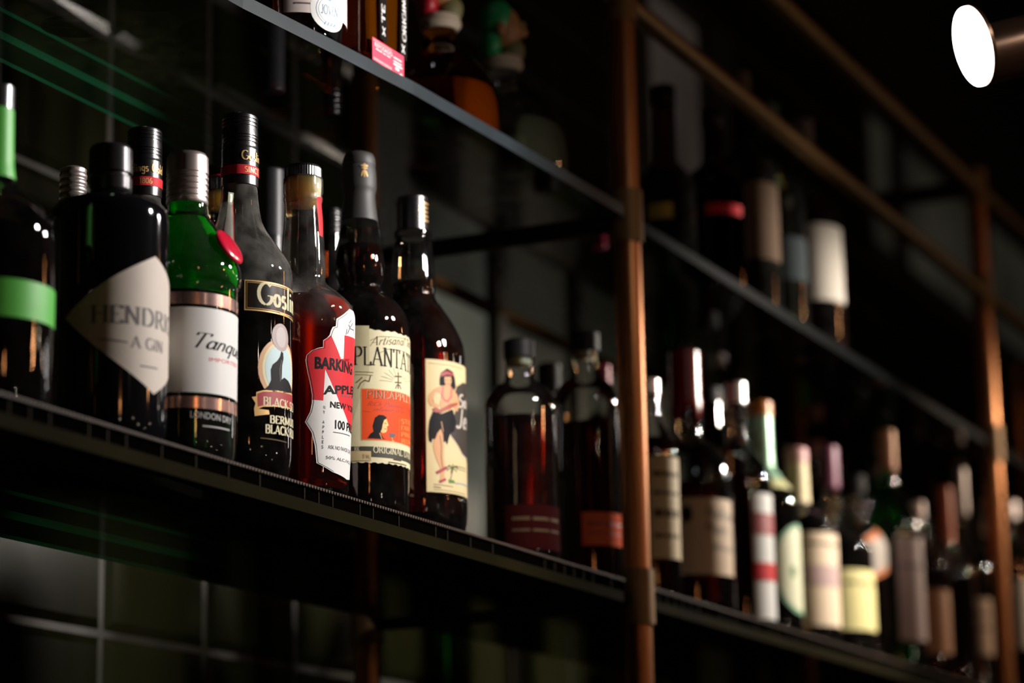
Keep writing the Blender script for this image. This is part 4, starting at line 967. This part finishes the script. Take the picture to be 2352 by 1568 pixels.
# right of the post, lower shelf
soft('bottle with tall narrow kraft-brown label directly right of the copper post', 1497, 1150, 64, 24, (870, 905, 965, 1045), CLEAR, WHISKEY, SILVERCAP, 1010,
     [(1492, 1560, 1046, 1282, KRAFT, .045, [('', .2, .1, BROWNINK), ('', .38, .07, BROWNINK), ('', .6, .16, BROWNINK), ('', .8, .08, BROWNINK)])])
B = soft('squarish bourbon bottle with dripping red wax neck and cream label', 1582, 1150, 100, 34, (806, 925, 1010, 1115), CLEAR, WHISKEY, mat('red_wax_cap', (.30, .002, .005), .24), 1120, (), n=64, capr=1.06, rnd_=1)
L = Label(B, 'label'); ul = L.uv(1562, 1240)[0]; z1_, z0_ = L.uv(1600, 1142)[1], L.uv(1600, 1318)[1]
rectuv(L, ul, ul+1.5*L.R, z0_, z1_, mat('cream_kraft_paper', (.72, .52, .34), .6, noise=(60, .06)), 0)
L.text('Makers', (1618, 1185), (1680, 1200), 24, GREYINK, 1, serif=False, nib=(.06, .03), shear=.2, fit='Makers'); L.text('Mark', (1618, 1218), (1672, 1232), 22, GREYINK, 1, serif=False, nib=(.06, .03), shear=.2)
L.text('Whisky', (1636, 1262), (1684, 1272), 15, GREYINK, 1, serif=False, nib=(.06, .03)); L.ellipse(L.uv(1577, 1180)[0], L.uv(1577, 1180)[1], B.r(13), B.r(20), INK, 1)
L.build()
for k, (dx, ln) in enumerate(((-.8, 30), (-.2, 12), (.35, 42), (.9, 24), (1.4, 60), (2.2, 25), (3.3, 35), (4.3, 20), (5.2, 30))):
    pass
bm = bmesh.new()
def drip(t, z): return 1
N = 48; za = B.z(921); rings = []
for j in range(9):
    ring = []
    for i in range(N):
        t = 2*pi*i/N; ln = B.r(22+26*max(0, sin(3*t+.7))**3+30*max(0, sin(2*t+2.1))**6)
        z = za-ln*j/8; r = B.rad(z)+.0022*(1-(j/8)**4)+.0002
        ring.append(bm.verts.new((r*cos(t), r*sin(t), z)))
    rings.append(ring)
for a_, b_ in zip(rings, rings[1:]):
    for i in range(N): bm.faces.new((a_[i], b_[i], b_[(i+1) % N], a_[(i+1) % N]))
link('wax_drips', bm, M['red_wax_cap'], B.root)
soft('dark wine-red round-shouldered bottle with black cap, behind the wax-dipped bourbon', 1640, 1180, 84, 27, (890, 925, 990, 1055), thin('wine_dark_glass', (.16, .03, .03)), RUM, BLACKCAP, 1060, yc=YF+.165)
soft('bottle with red and white banded label and silver stopper', 1699, 1200, 77, 24, (878, 925, 1010, 1110), CLEAR, WHISKEY, mat('pale_silver_cap', (.8, .8, .8), .3, metal=.7), 1100,
     [(1730, 1776, 1130, 1420, PAPER, .04, [('', .25, .08, INK), ('', .62, .07, RED)]), (1730, 1776, 1175, 1225, DARKRED, .04), (1730, 1776, 1290, 1330, RED, .04)])
B = soft('orange-topped bottle with pale green neck foil and big round cream label', 1757, 1240, 80, 26, (922, 955, 1075, 1165), CLEAR, RUM, mat('orange_cap', (.85, .30, .04), .35), 1190, inset=.012)
B.part('neck_foil', [(z, B.rad(z)+.0006) for z in [B.z(y) for y in (1128, 1110, 1075, 1040, 1000, 957)]], mat('pale_green_foil', (.42, .72, .50), .28, metal=.3), 40)
B.part('neck_collar', [(z, B.rad(z)+.0011) for z in [B.z(y) for y in (1130, 1115, 1095, 1080)]], mat('pale_yellow_foil', (.80, .78, .42), .35), 40)
L = Label(B, 'label'); uc = L.uv(1836, 1303)[0]; zc_ = L.uv(1800, 1303)[1]
L.ellipse(uc, zc_, uc-L.uv(1772, 1300)[0], B.r(104), mat('green_label_rim', (.20, .45, .25), .5), 0, 40); L.ellipse(uc, zc_, (uc-L.uv(1772, 1300)[0])*.9, B.r(95), mat('ivory_paper', (.80, .80, .55), .55), 1, 40)
L.ellipse(L.uv(1822, 1312)[0], L.uv(1822, 1312)[1], B.r(10), B.r(14), GREENINK, 2)
L.build()
PEACH = mat('peach_paper', (.85, .66, .46), .55)
B = soft('dark bottle with cream neck sleeve, pink top and tall peach label', 1838, 1280, 86, 25, (1030, 1062, 1160, 1215), CLEAR, BLACKRUM, mat('pink_cap', (.70, .34, .34), .35), 1180,
     [(1842, 1925, 1221, 1436, PEACH, .075, [('', .14, .07, BROWNINK)]), (1846, 1925, 1296, 1345, mat('mauve_ink', (.55, .36, .34), .6), .072)])
B.part('neck_sleeve', [(z, B.rad(z)+.0008) for z in [B.z(y) for y in (1158, 1140, 1110, 1080, 1062)]], mat('cream_sleeve', (.85, .70, .40), .5), 40)
B = soft('dark slim-necked bottle with plain yellow-green square label', 1917, 1330, 90, 20, (1025, 1120, 1190, 1270), CLEAR, BLACKRUM, mat('plum_cap', (.16, .04, .08), .3), 1240,
     [(1926, 2010, 1306, 1446, mat('yellow_green_paper', (.70, .62, .26), .55), .08, [('', .25, .1, BROWNINK)])])
B = soft('dark bottle with slanted orange-edged grey label', 1978, 1340, 62, 19, (1090, 1130, 1190, 1260), CLEAR, RUM, BLACKCAP, 1230, inset=.04)
L = Label(B, 'label'); L.poly([(1985, 1232), (2042, 1205), (2042, 1308), (2002, 1328), (1996, 1300)], GREYPAPER, 0); L.poly([(1983, 1236), (2043, 1205), (2043, 1220), (1984, 1250)], ORANGE, 1); L.poly([(2004, 1320), (2043, 1294), (2043, 1308), (2010, 1330)], ORANGE, 1); L.build()
soft('green glass bottle with tall pale pink label and tan neck foil', 2052, 1350, 70, 19, (985, 1080, 1110, 1225), GREENGLASS, mat('dark_green_spirit', (.005, .02, .008), .1), mat('tan_foil', (.62, .32, .18), .35, metal=.3), 1230,
     [(2062, 2120, 1230, 1470, mat('pale_pink_paper', (.66, .50, .48), .55), .06, [('', .3, .06, GREYINK)])])
soft('bottle with burnt-orange label under a plain clear neck', 2118, 1400, 64, 17, (1150, 1190, 1240, 1310), CLEAR, WHISKEY, SILVERCAP, 1300,
     [(2126, 2182, 1352, 1500, mat('burnt_orange_paper', (.52, .22, .09), .55), .055)])
soft('bottle with bright orange neck wrap, behind the burnt-orange label', 2184, 1420, 58, 17, (1118, 1242, 1255, 1330), CLEAR, WHISKEY, mat('orange_wrap', (.75, .16, .05), .4), 1320, inset=.02)
soft('bottle with grey-white neck foil and broad brown label in front of the far post', 2222, 1420, 66, 15, (1055, 1180, 1215, 1330), CLEAR, WHISKEY, mat('grey_foil', (.50, .42, .38), .35, metal=.3), 1340,
     [(2196, 2284, 1376, 1506, mat('brown_paper', (.50, .30, .19), .55), .07, [('', .3, .12, BROWNINK), ('', .55, .12, BROWNINK)])], inset=.028)
soft('clear bottle with pale label just beyond the far post', 2338, 1450, 58, 16, (1150, 1190, 1240, 1290), CLEAR, WHISKEY, SILVERCAP, 1280, [(2325, 2390, 1330, 1490, GREYPAPER)])
# second row, right
for (lab, ax, hw, nk, ys, gl, lq, cp, lb) in (
    ('clear bottle with silver cap behind the wax-dipped bourbon', 1668, 62, 19, (900, 935, 1000, 1060), CLEAR, WATER, SILVERCAP, ()),
    ('dim bottle with pink-topped cap behind the peach label bottle', 1890, 56, 17, (1012, 1048, 1100, 1160), CLEAR, RUM, M['pink_cap'], ()),
    ('dark bottle with black cap behind the yellow-green label', 1962, 54, 17, (1010, 1060, 1105, 1165), BROWNGLASS, RUM, BLACKCAP, ()),
    ('dim bottle with pale neck foil behind the slanted label', 2022, 52, 16, (1040, 1090, 1120, 1180), GREENGLASS, None, M['grey_foil'], ()),
    ('dim bottle with black cap behind the pale pink label', 2098, 50, 15, (1075, 1120, 1160, 1220), CLEAR, WHISKEY, BLACKCAP, ()),
    ('dim bottle with brown cap behind the burnt-orange label', 2150, 50, 15, (1110, 1150, 1190, 1250), CLEAR, WHISKEY, mat('brown_cap', (.20, .08, .04), .4), ()),
    ('dim bottle with silver cap behind the broad brown label', 2262, 50, 15, (1190, 1225, 1260, 1320), CLEAR, WHISKEY, SILVERCAP, ())):
    soft(lab, ax, 1300, hw, nk, ys, gl, lq, cp, labels=lb, yc=YC2+.03, n=32)

# ============================================================ upper shelf, right of the post
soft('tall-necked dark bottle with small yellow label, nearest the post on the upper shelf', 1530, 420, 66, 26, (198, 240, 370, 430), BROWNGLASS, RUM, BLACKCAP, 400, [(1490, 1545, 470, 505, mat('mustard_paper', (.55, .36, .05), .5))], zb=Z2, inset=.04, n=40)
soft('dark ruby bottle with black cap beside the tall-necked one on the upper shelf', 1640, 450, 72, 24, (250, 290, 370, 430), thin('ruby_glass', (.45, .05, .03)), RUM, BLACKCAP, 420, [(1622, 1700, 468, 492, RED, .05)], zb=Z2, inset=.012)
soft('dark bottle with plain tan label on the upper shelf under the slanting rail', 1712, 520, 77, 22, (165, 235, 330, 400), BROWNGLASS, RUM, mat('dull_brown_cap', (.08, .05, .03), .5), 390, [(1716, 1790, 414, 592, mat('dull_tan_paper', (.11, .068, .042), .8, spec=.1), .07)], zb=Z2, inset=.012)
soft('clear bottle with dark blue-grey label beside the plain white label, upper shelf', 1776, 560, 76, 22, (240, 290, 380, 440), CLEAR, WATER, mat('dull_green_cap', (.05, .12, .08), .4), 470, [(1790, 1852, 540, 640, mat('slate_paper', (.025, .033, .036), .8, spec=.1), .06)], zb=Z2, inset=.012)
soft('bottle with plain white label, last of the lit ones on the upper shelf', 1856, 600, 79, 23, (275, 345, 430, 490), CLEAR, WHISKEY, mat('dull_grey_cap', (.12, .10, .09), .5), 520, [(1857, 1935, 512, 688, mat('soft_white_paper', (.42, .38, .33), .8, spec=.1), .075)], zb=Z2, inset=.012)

# ============================================================ upper shelf, left of the post
B = Bottle('liquor_bottle', 'clear bottle with white label and round blue stamp standing on the upper glass shelf', 'bottle', 684, 30, 112, inset=.012, zb=Z2)
hgt = .26
def zz(B, z): return B_row(B, z)
B.bprof = [(0, .038), (.004, B.R), (.17, B.R), (.2, .03), (.22, .016), (.27, .015)]
bp = catmull(B.bprof, 4); B.glassbody(bp, CLEAR); pts_ = [(z, r-.0025) for z, r in bp if .008 < z < .155]; B.part('liquid', [(.006, .034)]+pts_, WATER)
B.part('cap', [(.27, .017), (.30, .017), (.302, .014)], BLACKCAP)
L = Label(B, 'label')
zl = L.uv(700, 26)[1]; u0 = L.uv(651, 10)[0]; u1 = L.uv(784, 20)[0]; uc = L.uv(757, 20)[0]; zc_ = L.uv(757, 30)[1]
PINKP = mat('pinkish_white_paper', (.74, .62, .58), .6)
rectuv(L, u0, uc+.045, zl-.001, .14, PINKP, 0)
L.ellipse(uc, zc_+.002, B.r(50), B.r(50), PAPER, 1)
for k in range(24):
    a0, a1 = 2*pi*k/24, 2*pi*(k+1)/24
    for rr, ww in ((36, .0005), (30, .0003)):
        q = B.r(rr); L.line([(uc+q*cos(a0), zc_+.002+q*sin(a0)), (uc+q*cos(a1), zc_+.002+q*sin(a1))], ww, BLUE, 2, px=False)
L.text('JOVEN', (uc-B.r(24), zc_-.002), (uc+B.r(26), zc_-.002), B.r(22), BLUE, 3, px=False, serif=False, nib=(.05, .03))
[L.line([(uc-.006+k*.0035, zc_-.0118), (uc-.0045+k*.0035, zc_-.0092)], .0009, BLUE, 3, px=False) for k in range(4)]
L.poly([(uc-.002, zc_+.011), (uc+.002, zc_+.011), (uc, zc_+.0145)], BLUE, 3, px=False)
L.line([(u0+.010, zl+.0075), (u0+.023, zl+.0075)], .0016, GREYINK, 2, px=False)
L.build()
# square amber bottle
cx = onY(843, 120, YF+.012).x
S = .044
B = Bottle('liquor_bottle', 'square amber tequila bottle with crimson label and black neck ribbons on the upper shelf', 'bottle', 0, 0, 100, yc=YF+.012+S, zb=Z2)
B.x = cx+S; B.root.location = (B.x, B.Y, Z2); B.p = Vector((B.x, B.Y, Z2+.03)); B.D = depth(B.p)
sqf = lambda z: (1.0, 9.0 if z < .15 else 2+7*max(0, (.17-z)/.02), 0) if z < .17 else (1, 2, 0)
pr = [(.0, S*.93), (.004, S), (.15, S), (.165, S*.85), (.175, .022), (.19, .016), (.25, .015)]
B.bprof = pr
B.glassbody(pr, thin('amber_glass', (.80, .56, .20)), n=96, sq=sqf); B.part('liquid', [(.010, S*.9), (.014, S*.93), (.13, S*.93)], AMBER, 96, sq=sqf)
B.part('cap', [(.25, .017), (.285, .017), (.287, .014)], BLACKCAP)
def faceart(B, items, name, yoff):
    bm = bmesh.new(); mats = []
    for (m, lay, polys) in items:
        if m not in mats: mats.append(m)
        for P in polys:
            A = sum(P[i][0]*P[(i+1) % len(P)][1]-P[(i+1) % len(P)][0]*P[i][1] for i in range(len(P)))
            if A < 0: P = P[::-1]
            try: bm.faces.new([bm.verts.new((x, yoff-lay*.0002, z)) for x, z in P]).material_index = mats.index(m)
            except Exception: pass
    return link(name, bm, mats, B.root, smooth=False)
def fpt(x, y): p = onY(x, y, B.Y-S); return p.x-B.x, p.z-Z2
a = fpt(854, 80); b_ = fpt(926, 134); c = fpt(854, 134)
x0, x1 = a[0], b_[0]; zt_, zb_ = (a[1]+b_[1])/2, (c[1]+fpt(924, 182)[1])/2
CRIM = mat('crimson_paper', (.72, .04, .09), .5); WH = PAPER
items = [(CRIM, 0, [[(x0, zb_), (x1, zb_), (x1, zt_), (x0, zt_)]])]
def ftext(s, xa, za, wd, h, m, lay=1, sans=True):
    P, w_ = font_tris(s, 0) if sans else stroke_text(s, False, (.06, .03)); k = wd/w_
    return (m, lay, [[(xa+x*k, za+y*h/(.72 if sans else 1)) for x, y in Q] for Q in P])
W_ = x1-x0; H_ = zt_-zb_
items += [ftext('REPOSADO', x0+.06*W_, zb_+.65*H_, .56*W_, .19*H_, WH)]
items += [(WH, 1, [[(x0+f0*W_, zb_+g*H_), (x0+f1*W_, zb_+g*H_), (x0+f1*W_, zb_+(g+t_)*H_), (x0+f0*W_, zb_+(g+t_)*H_)]]) for f0, f1, g, t_ in ((.1, .3, .54, .04), (.33, .42, .54, .04), (.45, .56, .54, .04), (.66, .92, .66, .05), (.66, .92, .50, .05), (.66, .94, .36, .07), (.72, .84, .18, .12), (.86, .94, .08, .05))]
items += [(WH, 1, [[(x0+.03*W_, zb_+f*H_), (x0+.6*W_, zb_+f*H_), (x0+.6*W_, zb_+(f+.018)*H_), (x0+.03*W_, zb_+(f+.018)*H_)]]) for f in (.9, .12, .06)]
faceart(B, items, 'label', -S-.0006)
it = []
for (xa, lean, tx) in ((.02, -.004, 'TEQUILA'), (.058, .006, 'ORIGINAL')):
    q = x0+xa-.004; zb2 = zt_+.004 if lean < 0 else zt_-.001
    it.append((BLACKLABEL, 0, [[(q, zb2), (q+.013, zb2-.002), (q+.013+lean, .15), (q+lean, .15)]]))
    P, w_ = stroke_text(tx, False, (.09, .07)); k = .055/w_
    it.append((WH, 1, [[(q+.0095-y*.006+lean*.3, zb2+.016+x*k) for x, y in Q] for Q in P]))
    it.append((WH, 1, [[(q+.003, zb2+.004), (q+.0045, zb2+.004), (q+.0095, zb2+.012), (q+.008, zb2+.012)], [(q+.008, zb2+.004), (q+.0095, zb2+.004), (q+.0045, zb2+.012), (q+.003, zb2+.012)]]))
faceart(B, it, 'ribbon', -S-.0004)

# figure-stopper flasks
def figure_flask(ax, ay, hw, inset, label, glass, liquid, hat, flip=False):
    B = Bottle('liquor_bottle', label, 'bottle', ax, ay, hw, inset=inset, zb=Z2)
    R = B.R
    pr = catmull([(0, R*.8), (.006, R*.95), (.03, R), (.06, R*.97), (.085, R*.82), (.103, R*.58), (.115, R*.34), (.122, .018), (.138, .016)], 5)
    B.glassbody(pr, glass, n=64)
    B.part('liquid', [(.008, R*.75)]+[(z, r-.003) for z, r in pr if .012 < z < .075], liquid, 64)
    st = B.part('stopper', [(.136, .018), (.142, .022), (.150, .020)], mat('pale_stopper_collar', (.5, .4, .3), .5), 32)
    # bust: head looking along the shelf, scarf or hat at the back, spectacles, beard
    skin = mat('painted_tan_face', (.42, .19, .07), .5); bea = mat('painted_olive_beard', (.16, .14, .05), .6); gls = mat('painted_gold_spectacles', (.45, .30, .10), .35, metal=.4)
    def blob(name, c, s, m, sub=4, par=None, fn=None, mirror=None):
        bm = bmesh.new(); bmesh.ops.create_icosphere(bm, subdivisions=sub, radius=1)
        for v in bm.verts:
            q = Vector((v.co.x*s[0], v.co.y*s[1], v.co.z*s[2]))
            if fn: q = fn(q)
            v.co = q+Vector(c)
        if mirror:
            g = bmesh.ops.duplicate(bm, geom=list(bm.verts)+list(bm.faces))
            for v in g['geom']:
                if isinstance(v, bmesh.types.BMVert): v.co.y = -v.co.y
            bmesh.ops.recalc_face_normals(bm, faces=bm.faces)
        bmesh.ops.rotate(bm, verts=bm.verts, matrix=Matrix.Rotation(radians(-52), 3, 'Z'))
        return link(name, bm, m, par or st)
    def facefn(q):
        if q.x > 0: q.x *= 1-.18*abs(q.z)/.024
        return q
    blob('head', (.003, 0, .184), (.019, .017, .026), skin, fn=facefn)
    blob('nose', (.022, 0, .182), (.006, .0035, .006), skin, 2)
    blob('spectacles', (.020, .0075, .187), (.004, .006, .0045), gls, 2, mirror=True)
    blob('beard', (.010, 0, .160), (.014, .013, .016), bea)
    blob('headwear', (-.006, 0, .192), (.019, .0195, .025), hat)
    blob('ear', (-.006, .020, .178), (.005, .004, .008), skin, 2, mirror=True)
    blob('shoulder_scarf', (-.014, 0, .163), (.012, .020, .018), hat)
    return B
figure_flask(1157, 250, 148, .02, 'round clear flask with a bust stopper in green headwear on the upper shelf', CLEAR, liq('dim_clear_spirit', (.6, .6, .5), (.20, .20, .12), .25), mat('painted_green', (.02, .30, .10), .4))
figure_flask(1012, 180, 138, .03, 'round amber flask with a bust stopper in red headwear on the upper shelf', thin('dark_amber_glass', (.6, .35, .12)), liq('dark_amber_spirit', (.6, .33, .06), (.50, .24, .03), .3), mat('painted_red', (.45, .01, .02), .4))

# bottles whose undersides show through the upper shelf
def mat_base(l): return liq('amber_base_glass', (.85, .55, .15), (.4, .2, .03), .1) if l is AMBER else liq('clear_base_glass', (.85, .88, .80), (.2, .2, .15), .05)
def XatY(px, Y):
    lo, hi = 1.0, 5.0
    for _ in range(40):
        m_ = (lo+hi)/2
        lo, hi = (m_, hi) if pj((m_, Y, Z2))[0] < px else (lo, m_)
    return lo
def standing(label, x, y, R, h, glass, liquid, ltop, cap, bands=(), sh=.7):
    p = Vector((x, y, Z2)); x, y = pj(p)
    B = Bottle('liquor_bottle', label, 'bottle', x, y, 80, yc=p.y, zb=Z2)
    B.x = p.x; B.R = R; B.root.location = (p.x, p.y, Z2)
    B.p = Vector((p.x, p.y, Z2+.03)); B.D = depth(B.p); B.th = atan2(CAMP.y-B.Y, CAMP.x-B.x)
    pr = catmull([(0, R*.82), (.004, R*.97), (.015, R), (h*sh*.9, R), (h*sh, R*.86), (h*sh+.02, R*.45), (h*sh+.04, .015), (h, .014)], 4)
    B.glassbody(pr, glass, n=48)
    B.part('glass_base', [(.0012, R*.8), (.003, R*.92), (.0095, R*.93), (.0098, R*.4)], mat_base(liquid), 80, rmod=lambda t, z: 1-.04*(.5+.5*cos(20*t)))
    if liquid: B.part('liquid', [(.012, R*.3), (.0105, R*.8)]+[(z, r-.0028) for z, r in pr if .014 < z < ltop], liquid, 48)
    B.part('cap', [(h, .0165), (h+.028, .0165), (h+.03, .014)], cap, 32)
    for (z0, z1, t0, t1, m) in bands:
        L = Label(B, 'label'); L.rect(t0, t1, z0, z1, m); L.build()
    return B
standing('clear bottle with small grey and red label seen through the glass shelf', XatY(500, 1.165), 1.165, .036, .27, CLEAR, WATER, .15, BLACKCAP, [(.006, .045, .1, .38, GREYINK), (.003, .006, -.6, .38, RED)])
standing('amber bottle with small red label whose ribbed base shows through the glass shelf', XatY(676, 1.165), 1.165, .038, .26, thin('amber_glass', (.80, .56, .20)), AMBER, .16, BLACKCAP, [(.004, .03, -.9, -.6, ORANGERED)])
standing('black bottle at the top edge, seen through the glass shelf', 1.712, 1.125, .036, .28, BLACKGLASS, None, 0, BLACKCAP)
standing('clear bottle seen from below near the top left corner', 1.735, 1.215, .038, .27, CLEAR, None, .12, SILVERCAP)
standing('olive-tinted bottle standing far left on the upper shelf', 1.64, 1.215, .037, .27, thin('olive_glass', (.5, .5, .2)), None, .12, BLACKCAP)
standing('yellow-tinted bottle behind the square amber bottle', 2.105, 1.16, .038, .25, thin('yellow_glass', (.8, .65, .15)), AMBER, .14, BLACKCAP)
